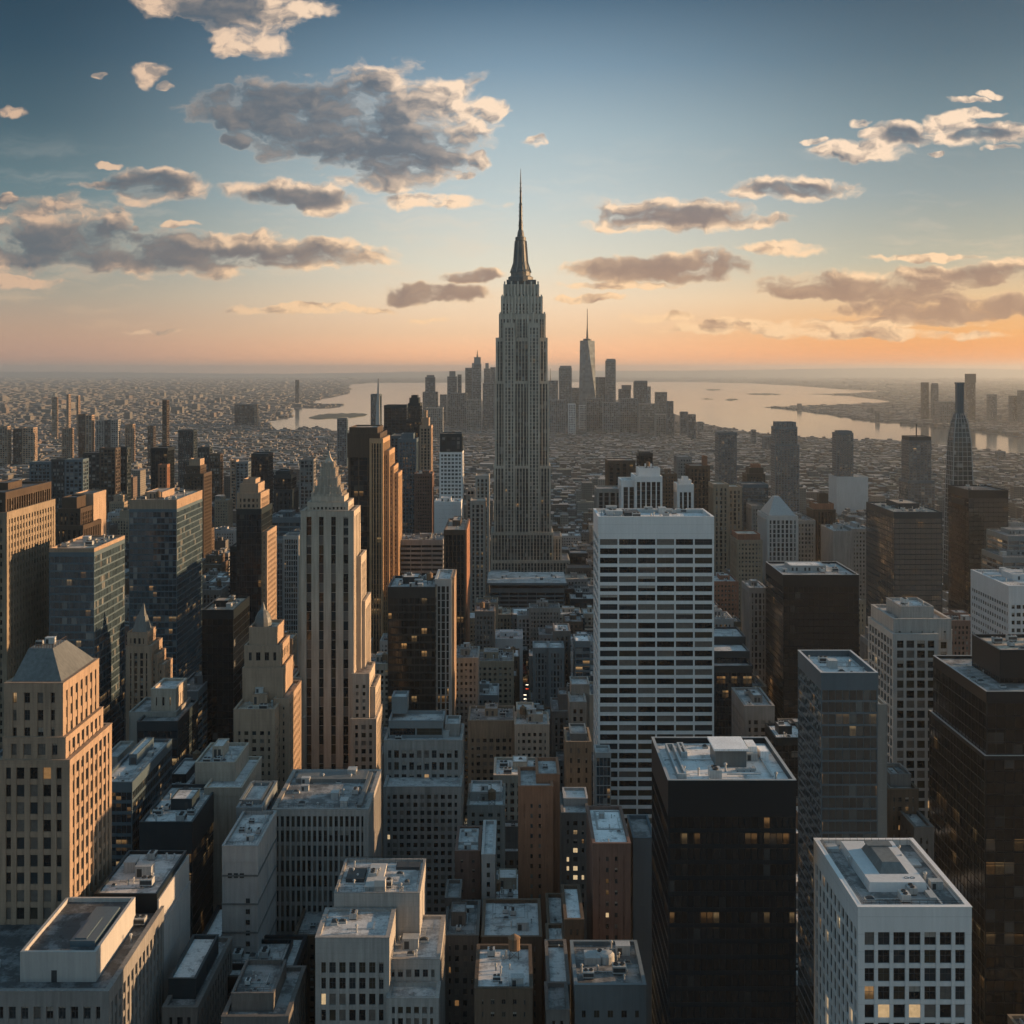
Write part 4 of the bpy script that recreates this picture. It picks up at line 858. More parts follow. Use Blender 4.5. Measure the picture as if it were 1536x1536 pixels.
b.box(X(561, 348), X(577, 348), oy + 1.2, oy + 4, z + 0.1, z + 4.0, 0); b.box(X(585, 348), X(622, 348), oy + 18, oy + 22, z + 0.1, z + 1.0, 1); b.build('roof_house', [W['whitestone'], metal_dark], rf)

# ======================================================================= left middle
L3 = 560
rl = tower('limestone_tower', 'slender pale limestone art deco tower with dark vertical stripes and stepped spire', 'skyscraper', L3, [
    T_(455, 528, 770, 22, style='ribs', bay=5.1, pw=0.62, sh=0.04, pr=0.25, deep=4.0, top=1.5, fl=4.4),
    T_(463, 521, 757, 18, off=2, zb=PZ(770, L3), style='grid', bay=1.9, pw=0.5, top=1),
    T_(468, 516, 748, 15, off=3.5, zb=PZ(757, L3), style='blank', top=1),
    T_(451, 529, 800, 26, off=2, style='finegrid', bay=3.3, fl=3.9, pw=0.55, sh=0.45, top=2),
    T_(450, 540, 838, 20, off=9, style='grid', bay=3.6, top=3), T_(449, 546, 905, 22, off=12, style='ribs', bay=2.8, top=3),
    T_(441, 452, 1020, 20, off=-1, style='finegrid', top=2), T_(529, 553, 1014, 22, off=-2, style='finegrid', bay=3.0, top=4), T_(553.5, 562, 1034, 22, off=1, style='finegrid', top=3),
    T_(438, 456, 1080, 22, off=-4, style='finegrid', top=1.5), T_(528, 563, 1082, 24, off=-4, style='grid', bay=3.4, top=1.5)],
    wall='limestone', roof='tan', windows=98, lit_share=0.0, gl=dict(tint=(0.010, 0.011, 0.012), lit=0.0, blind=0.05))
X = lambda px, Y: PX(px, Y) - rl.location.x; yl = 3
b = MB(); L = lambda xa, xb, ya, yb, pz, q: (X(xa, L3 + 8), X(xb, L3 + 8), ya, yb, PZ(pz, L3 + 8))

def stage(xa, xb, ya, yb, pb, pt, nf=0):
    q = L(xa, xb, ya, yb, pb, 0); zt2 = PZ(pt, L3 + 8); b.box(q[0], q[1], q[2], q[3], q[4], zt2)
    b.box(q[0] - 0.25, q[1] + 0.25, q[2] - 0.25, q[3] + 0.25, zt2 - 0.6, zt2 + 0.1, bottom=True)
    for i in range(nf):
        f_ = q[0] + (q[1] - q[0]) * i / (nf - 1); b.box(f_ - 0.35, f_ + 0.35, q[2] - 0.5, q[2] + 0.1, q[4], zt2 + 0.9)
        g_ = q[2] + (q[3] - q[2]) * i / (nf - 1); b.box(q[1] - 0.1, q[1] + 0.5, g_ - 0.35, g_ + 0.35, q[4], zt2 + 0.9)
stage(470, 514, -6.5, 7, 748, 740, 6); stage(474, 510, -5.4, 6, 740, 730, 6); stage(478, 506, -4.3, 5, 730, 717, 5); stage(481.5, 502.5, -3.3, 4, 717, 704, 4); stage(484.5, 499.5, -2.4, 3, 704, 695, 3)
b.frustum(L(485, 499, -2.2, 2.8, 694.5, 0), L(488.5, 495.5, -1, 1.4, 688, 0)); b.frustum(L(489, 495, -0.9, 1.3, 688, 0), L(491.6, 492.4, 0, 0.4, 677, 0))
for xx in (471, 513): b.frustum(L(xx - 2, xx + 2, -7.4, -6, 748, 0), L(xx - 0.4, xx + 0.4, -6.9, -6.5, 729, 0))
b.build('spire', W['limestone'], rl)
b = MB()
for xx in (481, 486, 492, 498, 503): b.box(X(xx - 1, L3 + 7.9), X(xx + 1, L3 + 7.9), -3.95, -3.5, PZ(736, L3 + 8), PZ(718, L3 + 8))
b.strut((X(492, L3 + 8), 0.2, PZ(679, L3 + 8)), (X(490, L3 + 8), 0.2, PZ(660, L3 + 8)), 0.12)
b.build('finial', W['darkmetal'], rl)
tower('stone_tower', 'tan office tower with ribbed dark crown cut by the left edge of the frame', 'office tower', 600, [
    T_(-70, 9, 772, 62, style='grid', bay=3.6, fl=4.2, pw=0.5, sh=0.42, pr=0.5), T_(-68, 7, 742, 58, off=2, zb=PZ(772, 600), style='ribs', bay=3.0, pw=0.35, sh=0.1, deep=4, wall='bronze', units=3)], wall='beigebrick', roof='dark', windows=60, lit_share=0.0, gl=dict(lit=0.0, tint=(0.02, 0.016, 0.012)))
tower('office_tower', 'blue glass tower with tan top band left of the domed stone tower', 'office tower', 610, [
    T_(74, 141, 832, 48, style='bands', bay=2.4, fl=3.9, pw=0.07, sh=0.2, pr=0.1, top=1.0), T_(74, 141, 826, 48, zb=PZ(832, 610) , style='blank', top=0.5, wall='tanstone', units=7, pent=False, off=0.0)], wall='teal', roof='tan', gl=dict(TL, runs=0.05))
tower('office_tower', 'taller blue glass tower with sunlit beige cornice band, right of its lower twin', 'office tower', 800, [
    T_(194, 265, 766, 66, style='bands', bay=2.6, fl=4.1, pw=0.07, sh=0.2, pr=0.1, top=1.0), T_(194, 265, 752, 66, zb=PZ(766, 800), style='blank', top=1, wall='tanstone', units=6)], wall='teal', roof='tan', gl=dict(TL, runs=0.05))
tower('office_tower', 'dark trapezoid topped ribbed tower with sunlit stone side at far left', 'office tower', 930, [
    T_(84, 124, 790, 40, style='ribs', bay=4, pw=0.45, sh=0.05, deep=3), T_(88, 120, 765, 30, off=4, zb=PZ(790, 930), style='ribs', bay=4), T_(93, 115, 748, 20, off=8, zb=PZ(765, 930), style='blank'), T_(112, 140, 742, 30, off=30, style='blank', wall='tanstone')], wall='bronze', roof='dark', gl=DK)  # tan block at the right puts the sunlit side into wall colour
tower('office_tower', 'black slab with glowing orange lower half standing behind the taller blue tower', 'office tower', 1350, [T_(227, 251, 673, 26, style='ribs', bay=5, pw=0.1, sh=0.05), T_(238, 250, 698, 10, off=-11, style='ribs', bay=4, pw=0.5, wall='orangebrick')], wall='blackmetal', roof='dark', gl=DK)  # orange front strip is lit colour put into the black slab's wall
tower('office_tower', 'brown tapering tower with sunlit right shoulder left of the orange edged tower', 'office tower', 1300, [
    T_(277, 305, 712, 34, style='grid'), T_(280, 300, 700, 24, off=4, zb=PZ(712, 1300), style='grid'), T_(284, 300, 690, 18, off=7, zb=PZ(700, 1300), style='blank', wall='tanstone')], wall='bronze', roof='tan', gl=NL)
tower('stone_tower', 'dark stepped tower with bright orange lit right edge and rounded crown', 'office tower', 760, [
    T_(355, 392, 766, 34, style='sheet', bay=3, wall='darkmetal'), T_(357, 390, 742, 26, off=4, zb=PZ(766, 760), style='grid', bay=3), T_(360, 387, 728, 20, off=6, zb=PZ(742, 760), style='blank'), T_(365, 383, 721, 14, off=8, zb=PZ(728, 760), style='blank'),
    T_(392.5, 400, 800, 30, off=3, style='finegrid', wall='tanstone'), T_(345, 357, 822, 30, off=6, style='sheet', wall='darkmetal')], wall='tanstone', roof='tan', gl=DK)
tower('office_block', 'dark teal box behind the orange edged tower', 'office block', 1250, [T_(377, 402, 682, 26, style='sheet')], wall='darkmetal', roof='dark', gl=DK)
tower('office_tower', 'dark domed office tower between the orange edged and limestone towers', 'office tower', 1120, [
    T_(411, 437, 714, 26, style='sheet'), T_(414, 434, 708, 20, off=3, zb=PZ(714, 1120), style='blank'), T_(412, 438, 736, 30, off=-3, style='ribs', bay=4)], wall='darkmetal', roof='dark', gl=DK)
tower('office_block', 'low blue glass block with wide flat roof behind the limestone tower', 'office block', 900, [T_(402, 450, 778, 30, style='bands', units=3), T_(404, 424, 812, 20, off=-22, style='fins', wall='greyteal'), T_(426, 447, 806, 20, off=-22, style='fins', wall='silver')], wall='teal', roof='grey', gl=TL)
rd = tower('office_tower', 'tall dark tower with gold ribs and glowing sunlit stepped right side', 'office tower', 900, [
    T_(524, 566, 678, 44, style='ribs', bay=7, pw=0.12, sh=0.06, deep=4), T_(521, 570, 652, 50, off=-2, zb=PZ(686, 900), style='blank', wall='bronze'), T_(524, 566, 643, 40, off=2, zb=PZ(652, 900), style='blank', wall='bronze'),
    T_(556, 573, 660, 50, off=-4, style='ribs', bay=2.2, pw=0.35, sh=0.04, wall='goldstone', deep=4), T_(573.5, 583, 678, 40, off=4, style='ribs', bay=3, wall='goldstone'), T_(583.5, 590, 702, 36, off=8, style='finegrid', wall='goldstone'), T_(590.5, 597, 712, 30, off=12, style='finegrid', wall='goldstone')], wall='bronze', roof='tan', gl=dict(DK, lit=0.03))  # gold walls colour the ribs and paint sunlight on the right steps
tower('office_block', 'wide office block with fine horizontal floor bands behind the dark glass tower', 'office block', 930, [T_(600, 664, 812, 36, style='bands', bay=8, fl=3.6, sh=0.5, units=8)], wall='concrete', roof='grey', gl=DK)
tower('office_tower', 'dark slab with glowing orange right edge in front of the tall middle tower', 'office tower', 830, [T_(667, 697, 797, 64, style='ribs', bay=3, pw=0.2, sh=0.05, units=2), T_(697.5, 700, 797.5, 62, off=0.6, style='blank', wall='orangebrick')], wall='bronze', roof='tan', gl=DK)  # thin orange strip at the right paints the sunlit side as wall colour
tower('office_tower', 'dark glass tower with lit mid floor and pale roof in front of the banded block', 'office tower', 620, [
    T_(582, 653, 884, 34, style='sheet', bay=2.6, pw=0.08, sh=0.24, top=4.5, units=6, wall='darkmetal'), T_(654, 676, 872, 30, off=8, style='ribs', bay=3, pw=0.3, sh=0.1, wall='silver', units=2), T_(676.5, 681, 870, 26, off=10, style='blank', wall='tanstone')], wall='darkmetal', roof='snow', gl=dict(DK, runs=0.12, tint=(0.014, 0.02, 0.024)))
tower('office_tower', 'pale grid tower with dark glass crown rising left of the tallest tower', 'office tower', 1150, [
    T_(660, 693, 680, 30, style='grid', bay=3.4, fl=3.6, pw=0.3, top=1), T_(661, 692, 652, 26, off=2, zb=PZ(680, 1150), style='ribs', bay=5, pw=0.3, sh=0.02, wall='darkmetal')], wall='white', roof='tan', gl=dict(tint=(0.04, 0.05, 0.06), blind=0.4, lit=0))
tower('office_block', 'blank white block at the foot of the pale grid tower', 'office block', 1080, [T_(652, 691, 754, 26, style='ribs', bay=3, pw=0.88, sh=0.9, deep=2, units=3)], wall='white', roof='white', gl=DK)
tower('office_tower', 'wide navy box topped tower far behind the gold ribbed tower', 'office tower', 1600, [T_(576, 610, 609, 40, style='sheet', bay=5), T_(586, 626, 655, 60, off=-60, style='ribs', bay=5, wall='teal')], wall='darkmetal', roof='dark', gl=DK)
tower('office_tower', 'curved navy sail shaped tower beside the wide navy box tower', 'office tower', 1500, [T_(612, 630, 606, 34, style='sheet'), T_(614, 628, 598, 26, off=3, zb=PZ(606, 1500), style='blank'), T_(617, 626, 594, 18, off=6, zb=PZ(598, 1500), style='blank'), T_(609, 632, 630, 36, off=-3, style='sheet')], wall='darkmetal', roof='dark', gl=DK)
tower('office_tower', 'tan edged spire roofed tower in the cluster left of the pale grid tower', 'office tower', 1450, [T_(630, 646, 640, 30, style='ribs', bay=4), T_(633, 643, 628, 22, off=4, zb=PZ(640, 1450), style='blank'), T_(636, 640, 617, 12, off=8, zb=PZ(628, 1450), style='blank')], wall='tanstone', roof='tan', gl=DK)
tower('office_tower', 'grey glass slab with rounded shoulders in front of the navy towers', 'office tower', 1250, [T_(598, 624, 660, 30, style='ribs', bay=4, pw=0.3), T_(602, 620, 652, 22, off=3, zb=PZ(660, 1250), style='blank')], wall='teal', roof='grey', gl=TL)
tower('apartment_building', 'rust brown slab between the grey glass slab and the pale grid tower', 'apartment building', 1200, [T_(622, 648, 712, 26, style='finegrid', units=2)], wall='rosebrick', roof='tan', gl=NL)
tower('apartment_building', 'slim grey tower with sunlit right edge left of the tallest tower', 'apartment building', 1050, [T_(706, 727, 753, 26, style='ribs', bay=3.5), T_(727.3, 728.6, 753.4, 25, off=0.6, style='blank', wall='tanstone')], wall='greystone', roof='tan', gl=DK)  # narrow tan strip on the right edge is sunlight put into colour
tower('apartment_building', 'low grey slab at the left foot of the tallest tower', 'apartment building', 1150, [T_(714, 733, 715, 26, style='ribs', bay=3.5)], wall='greystone', roof='grey', gl=DK)
# slender needle building
nd = tower('needle_tower', 'thin pale needle spire rising from a grey slab before the left river', 'spire tower', 2300, [T_(556, 570, 592, 30, style='sheet'), T_(562, 571, 640, 20, off=-22, style='sheet')], wall='teal', roof='dark', gl=TL)
b = MB(); b.frustum((2, 10, -30, -22, PZ(640, 2300)), (6, 8, -27, -25, PZ(568, 2300))); b.build('spire', W['silver'], nd)
rk = tower('stone_tower', 'domed classical stone tower with stepped shoulders in front of the limestone tower', 'stone tower', 520, [
    T_(352, 411, 1068, 22, style='finegrid', bay=3.6, top=8, off=-14, units=3), T_(364, 424, 1006, 24, style='blank', top=3, fl=16), T_(368, 420, 972, 20, off=2, zb=PZ(1006, 520), style='finegrid', bay=3.6, fl=8), T_(374, 415, 945, 16, off=4, zb=PZ(972, 520), style='blank'),
    T_(412, 432, 1052, 30, off=-4, style='finegrid', bay=3)], wall='tanstone', roof='tan', windows=30, lit_share=0.0, gl=dict(tint=(0.02, 0.02, 0.02), blind=0.1, lit=0))
b = MB(); X = lambda px, Y: PX(px, Y) - rk.location.x; zd = PZ(945, 524); kk = 524 / F
b.lathe(X(394, 530), 14, [(13 * kk, zd), (13 * kk, zd + 2.2), (11.5 * kk, zd + 4.4), (8 * kk, zd + 6.4), (4 * kk, zd + 7.6), (2.2 * kk, zd + 9.4), (0.4 * kk, zd + 11)], 12); b.build('dome', W['lead'], rk)
rq = tower('stone_tower', 'small pointed art deco tower standing in front of the two blue glass towers', 'stone tower', 620, [
    T_(191, 226, 972, 18, style='ribs', bay=3.4, pw=0.5, sh=0.2), T_(192, 220, 952, 14, off=2, zb=PZ(972, 620), style='finegrid'), T_(226.5, 236, 985, 14, off=2, style='finegrid'), T_(236.5, 246, 1000, 14, off=3, style='finegrid')], wall='tanstone', roof='tan', gl=NL)
b = MB(); X = lambda px, Y: PX(px, Y) - rq.location.x; zd = PZ(952, 622)
b.frustum((X(195, 622), X(218, 622), -5, 5, zd), (X(201, 622), X(213, 622), -2, 2, PZ(925, 625))); b.frustum((X(202, 622), X(212, 622), -1.8, 1.8, PZ(925, 625)), (X(209, 622), X(210, 622), -0.2, 0.2, PZ(907, 625))); b.build('roof', W['lead'], rq)
tower('office_tower', 'black glass slab with sunlit roof left of the domed stone tower', 'office tower', 660, [T_(303, 350, 918, 40, style='sheet', bay=3, top=4, units=5, roof='tan')], wall='blackmetal', roof='tan', gl=dict(tint=(0.006, 0.007, 0.009), blind=0.02, lit=0.003))
tower('office_block', 'dark glass block with tan arcaded roof house below the pointed deco tower', 'office block', 520, [
    T_(206, 266, 1086, 34, style='sheet', bay=3, sh=0.2, top=3), T_(194, 264, 1072, 24, off=10, zb=0, style='blank', wall='greystone'), T_(229, 262, 1037, 18, off=14, zb=PZ(1072, 530), style='grid', bay=3, fl=5, wall='limestone', pw=0.7, sh=0.6, roof='snow')], wall='darkmetal', roof='grey', gl=dict(DK, runs=0.2))
tower('office_block', 'low curved front office block squeezed between the stone tower and the dark block', 'office block', 430, [T_(150, 198, 1178, 50, style='sheet', bay=2, sh=0.3, units=4), T_(156, 176, 1140, 20, off=40, style='blank', wall='greystone')], wall='teal', roof='snow', gl=DK)
tower('office_block', 'glass annex stepping down from the foot of the taller blue tower', 'office block', 640, [T_(262, 296, 1040, 40, style='bands', bay=10, sh=0.3, units=2)], wall='teal', roof='grey', gl=TL)
tower('office_block', 'pale roofed low block in the bottom left canyon with raised white roof box', 'office block', 330, [T_(247, 294, 1516, 40, style='grid', bay=3, top=1.5), T_(253, 293, 1474, 26, off=6, zb=PZ(1516, 330), style='blank', wall='darkmetal', roof='white')], wall='greybrick', roof='grey', gl=DK)
tower('office_block', 'black low block with two snowy roof strips in the bottom left canyon', 'office block', 365, [T_(322, 436, 1470, 26, style='grid', bay=3), T_(330, 425, 1452, 16, off=6, zb=PZ(1470, 365), style='blank', units=6, pent=False, wall='blackmetal')], wall='blackmetal', roof='snow', gl=DK)
tower('office_block', 'small flat snowy roofed block beside the black low block', 'office block', 400, [T_(300, 330, 1416, 26, style='grid', units=1, pent=False)], wall='blackmetal', roof='white', gl=DK)
tower('office_block', 'dark block with raised glossy roof box at the bottom, left of the concrete building', 'office block', 318, [T_(336, 430, 1530, 26, style='grid'), T_(348, 410, 1496, 18, off=4, zb=PZ(1530, 318), style='blank', units=3, pent=False)], wall='greybrick', roof='grey', gl=DK)
tower('brick_block', 'low dark brick block with white roof hut in the gap left of the concrete building', 'building', 400, [T_(442, 484, 1408, 24, style='finegrid', units=2, pent=False)], wall='brown', roof='grey', gl=NL)

# ======================================================================= centre
tower('apartment_building', 'tall brick apartment block glowing orange at its top, below the centre', 'apartment building', 420, [
    T_(779, 828, 1184, 20, style='finegrid', bay=2.9, fl=3.5, pw=0.72, sh=0.6, top=5), T_(806, 838, 1166, 18, off=6, style='finegrid', bay=2.9, fl=3.5, pw=0.72, sh=0.6, top=4, units=1, pent=False)], wall='orangebrick', roof='snow', windows=80, lit_share=0.12, gl=dict(tint=(0.2, 0.09, 0.06), blind=0, lit=0.0, rough=0.8))
tower('apartment_building', 'red brick block with big pale roof left of the lit black tower', 'apartment building', 380, [
    T_(891, 944, 1270, 32, style='finegrid', bay=3.1, fl=3.6, pw=0.66, sh=0.58, top=3, units=3, pent=False), T_(896, 936, 1249, 16, off=14, zb=PZ(1270, 380), style='blank', wall='palewall', roof='white', units=1, pent=False)], wall='rosebrick', roof='white', windows=80, lit_share=0.15, gl=dict(tint=(0.16, 0.09, 0.07), blind=0, lit=0.0, rough=0.8))
tower('apartment_building', 'rose brick narrow block beside the white windowed strip building', 'apartment building', 415, [T_(684, 719, 1281, 22, style='finegrid', bay=3.4, pw=0.75, sh=0.65, units=2, pent=False), T_(688, 716, 1268, 12, off=8, zb=PZ(1281, 415), style='blank', wall='silver')], wall='rosebrick', roof='snow', windows=40, lit_share=0.05, gl=dict(tint=(0.16, 0.09, 0.07), blind=0, lit=0.0, rough=0.8))
tower('apartment_building', 'very narrow white strip building with one column of dark windows', 'apartment building', 405, [T_(724, 741, 1286, 30, style='finegrid', bay=3.4, fl=3.2, pw=0.4)], wall='palewall', roof='white', windows=20, lit_share=0, gl=NL)
tower('stone_block', 'beige block with blank upper wall and rows of windows in the centre', 'apartment building', 610, [T_(703, 771, 1084, 26, style='finegrid', bay=3.2, pw=0.45, top=8, fl=4, units=4)], wall='beigebrick', roof='grey', windows=60, lit_share=0, gl=NL)
tower('stone_block', 'paler windowed block attached right of the blank topped beige block', 'apartment building', 600, [T_(773, 823, 1090, 22, style='finegrid', bay=2.9, top=3, units=3), T_(775, 800, 1068, 14, off=14, style='blank', units=1, pent=False)], wall='limestone', roof='snow', windows=60, lit_share=0, gl=NL)
tower('stone_block', 'long limestone block with rooftop plant right of the dark glass tower', 'office block', 760, [T_(692, 770, 994, 30, style='finegrid', bay=3.3, top=3, units=10), T_(696, 716, 1026, 20, off=-24, style='finegrid', bay=3)], wall='beigebrick', roof='grey', gl=NL)
tower('office_block', 'blank grey box with white tank like hut on the avenue, above the beige block', 'office block', 860, [T_(740, 784, 960, 30, style='blank', units=2)], wall='bluewhite', roof='snow', gl=DK)
tower('public_hall', 'wide low hall with thin white floating roof at the foot of the tallest tower', 'public building', 1080, [
    T_(736, 846, 884, 50, style='bands', bay=8, sh=0.4), T_(730, 850, 875, 60, off=-5, zb=PZ(878, 1075), style='blank', wall='greyteal', roof='snow', top=0.5, par=0.3, units=4, pent=False)], wall='greyteal', roof='grey', gl=DK)
tower('apartment_building', 'slim pale block with small arched roof in the canyon left of the slab tower', 'apartment building', 560, [T_(850, 886, 1116, 22, style='finegrid', bay=3.6, fl=4.5, pw=0.7), T_(856, 880, 1104, 16, off=3, zb=PZ(1116, 560), style='blank', wall='greyteal', roof='snow')], wall='beigebrick', roof='grey', windows=20, gl=NL, lit_share=0)
tower('apartment_building', 'narrow grey windowed tower directly above the small arched roof', 'apartment building', 600, [T_(856, 878, 1056, 18, style='grid', bay=3, units=1), T_(857, 884, 1030, 16, off=16, style='blank')], wall='greystone', roof='snow', gl=NL)
tower('office_block', 'pale teal glass block with white top in the canyon left of the slab tower', 'office block', 760, [T_(863, 885, 964, 20, style='bands', bay=6, units=1)], wall='greyteal', roof='white', gl=TL)
tower('apartment_building', 'bluish twin ribbed blocks side by side above the paler windowed block', 'apartment building', 760, [T_(801, 822, 974, 18, style='ribs'), T_(824.5, 845, 974, 18, off=-3, style='ribs')], wall='greyteal', roof='snow', gl=NL)
tower('brick_block', 'two part brown block with pale roofs right of the brown bottom block', 'building', 362, [T_(823, 848, 1392, 22, off=16, style='finegrid', units=1, pent=False), T_(822, 847, 1424, 14, style='finegrid', roof='snow', units=2, pent=False), T_(848.5, 874, 1384, 24, off=4, style='finegrid', roof='white')], wall='brown', roof='snow', windows=20, lit_share=0.2, gl=NL)
rv = tower('office_block', 'grey bottom edge block with curved duct and hut on its roof, right of centre', 'office block', 330, [
    T_(864, 967, 1482, 25, style='finegrid', bay=4, fl=4.2, pw=0.6, sh=0.5, top=6, units=6, pent=False, par=1.0)], wall='greyteal', roof='grey', windows=20, lit_share=0.0, gl=dict(tint=(0.1, 0.12, 0.13), blind=0, lit=0.0, rough=0.8))
X = lambda px, Y: PX(px, Y) - rv.location.x
z = PZ(1482, 330) + 0.1; b = MB(); b.lathe(X(912, 340), 2, [(2.2, z), (2.2, z + 2.2), (1.6, z + 2.8), (0.2, z + 3.0)], 16); b.box(X(878, 340), X(902, 340), 0, 5, z, z + 2.0); b.build('duct_house', metal_unit, rv)
tower('brick_block', 'low thin block with three pale roof steps at the bottom, left of the grey block', 'building', 338, [T_(823, 853, 1482, 26, style='finegrid', units=2, pent=False), T_(821, 852, 1520, 14, off=-14, style='finegrid', roof='grey')], wall='greybrick', roof='snow', windows=12, lit_share=0, gl=NL)
tower('brick_block', 'brown block with cluttered white roof hut near the bottom centre', 'building', 372, [T_(724, 811, 1410, 26, style='finegrid', bay=3.2, pw=0.6, units=3, pent=False), T_(738, 792, 1388, 12, off=14, zb=PZ(1410, 372), style='blank', wall='palewall', roof='snow', units=2, pent=False)], wall='brown', roof='snow', windows=50, lit_share=0.06, gl=dict(tint=(0.09, 0.065, 0.05), blind=0, lit=0.0, rough=0.8))
tower('brick_block', 'brown brick block with snow patched roof on the bottom edge, centre', 'building', 322, [T_(714, 797, 1488, 24, style='finegrid', bay=3.2, pw=0.66, sh=0.6, units=4, pent=False)], wall='brown', roof='snow', windows=50, lit_share=0.08, gl=dict(tint=(0.09, 0.065, 0.05), blind=0, lit=0.0, rough=0.8))
tower('office_block', 'narrow glassy block with grey attic right of the concrete building', 'office block', 372, [T_(667, 716, 1408, 24, style='finegrid', units=2), T_(668, 690, 1352, 14, off=20, style='blank')], wall='greybrick', roof='grey', windows=30, lit_share=0.05, gl=DK)
tower('brick_block', 'beige building with bright white roof left of the orange topped brick block', 'building', 500, [T_(702, 756, 1212, 26, style='finegrid', bay=4, units=3), T_(706, 752, 1192, 14, off=8, zb=PZ(1212, 500), style='blank', wall='palewall', roof='white')], wall='greystone', roof='white', windows=24, lit_share=0.03, gl=NL)
tower('brick_block', 'dark block with two snowy terraces right of the orange topped brick block', 'building', 450, [T_(844, 882, 1224, 22, style='finegrid', bay=3), T_(846, 881, 1202, 12, off=10, zb=PZ(1224, 450), style='blank', wall='palewall', roof='white')], wall='greybrick', roof='snow', windows=40, lit_share=0.25, gl=NL)
tower('brick_block', 'small teal walled box tucked between the red brick block and lit black tower', 'building', 395, [T_(950, 981, 1262, 20, style='blank', top=3)], wall='teal', roof='grey', gl=DK)

# ======================================================================= far downtown and across the river
def simple_tower(nm, label, cat, Y, x0, x1, yt, wall, group=None, D=None, crown=None, spire=None, st='sheet', glk=None):
    w_ = (x1 - x0) * Y / F; D = D or max(18, w_ * 0.9); tiers = [T_(x0, x1, yt, D, style=st, bay=max(6, w_ / 8), fl=max(5, Y / 700), pw=0.25, sh=0.3, pr=0.4, deep=1.5)]
    if crown: tiers.append(T_(crown[0], crown[1], crown[2], D * 0.6, off=D * 0.2, zb=PZ(yt, Y), style='blank'))
    r_ = tower(nm, label, cat, Y, tiers, wall=wall, roof='grey', gl=glk or NL, group=group)
    if spire:
        b_ = MB(); k = Y / F; b_.lathe((spire[0] - (x0 + x1) / 2) * k, 0, [(spire[2] * k, PZ(yt if not crown else crown[2], Y)), (spire[2] * 0.5 * k, PZ((yt + spire[1]) / 2, Y)), (0.3 * k, PZ(spire[1], Y))], 8); b_.build('spire', W['darkmetal'], r_)
    return r_
G = 'far downtown skyline towers'
wt = thing('tapered_glass_tower', (PX(881, 5600), 5600, 0), 'pale tapered glass tower with long antenna, tallest of the far downtown', 'skyscraper', G)
k = 5600 / F; b = MB(); b.frustum((-13 * k, 13 * k, -40, 40, 0), (-12 * k, 12 * k, -37, 37, PZ(600, 5600)))
i = len(b.v); zt_, zb_ = PZ(511, 5600), PZ(600, 5600); r0, r1_ = 12 * k, 11 * k
bs = [(-r0, -r0, zb_), (r0, -r0, zb_), (r0, r0, zb_), (-r0, r0, zb_)]; ts = [(0, -r1_, zt_), (r1_, 0, zt_), (0, r1_, zt_), (-r1_, 0, zt_)]
b.v += bs + ts
for j in range(4): b.f += [(i + j, i + (j + 1) % 4, i + 4 + j), (i + (j + 1) % 4, i + 4 + (j + 1) % 4, i + 4 + j)]; b.mi += [0, 0]
b.f.append((i + 4, i + 5, i + 6, i + 7)); b.mi.append(0)
b.build('glazing', glass_mat('glazing_tapered', 12, 12, tint=(0.10, 0.13, 0.15), blind=0, lit=0, ior=1.4, rough=0.75), wt)
b = MB(); b.lathe(0, 0, [(6.5 * k, zt_), (6.5 * k, zt_ + 8), (2 * k, zt_ + 10), (0.9 * k, PZ(490, 5600)), (0.4 * k, PZ(463, 5600))], 10); b.build('antenna', W['darkmetal'], wt)
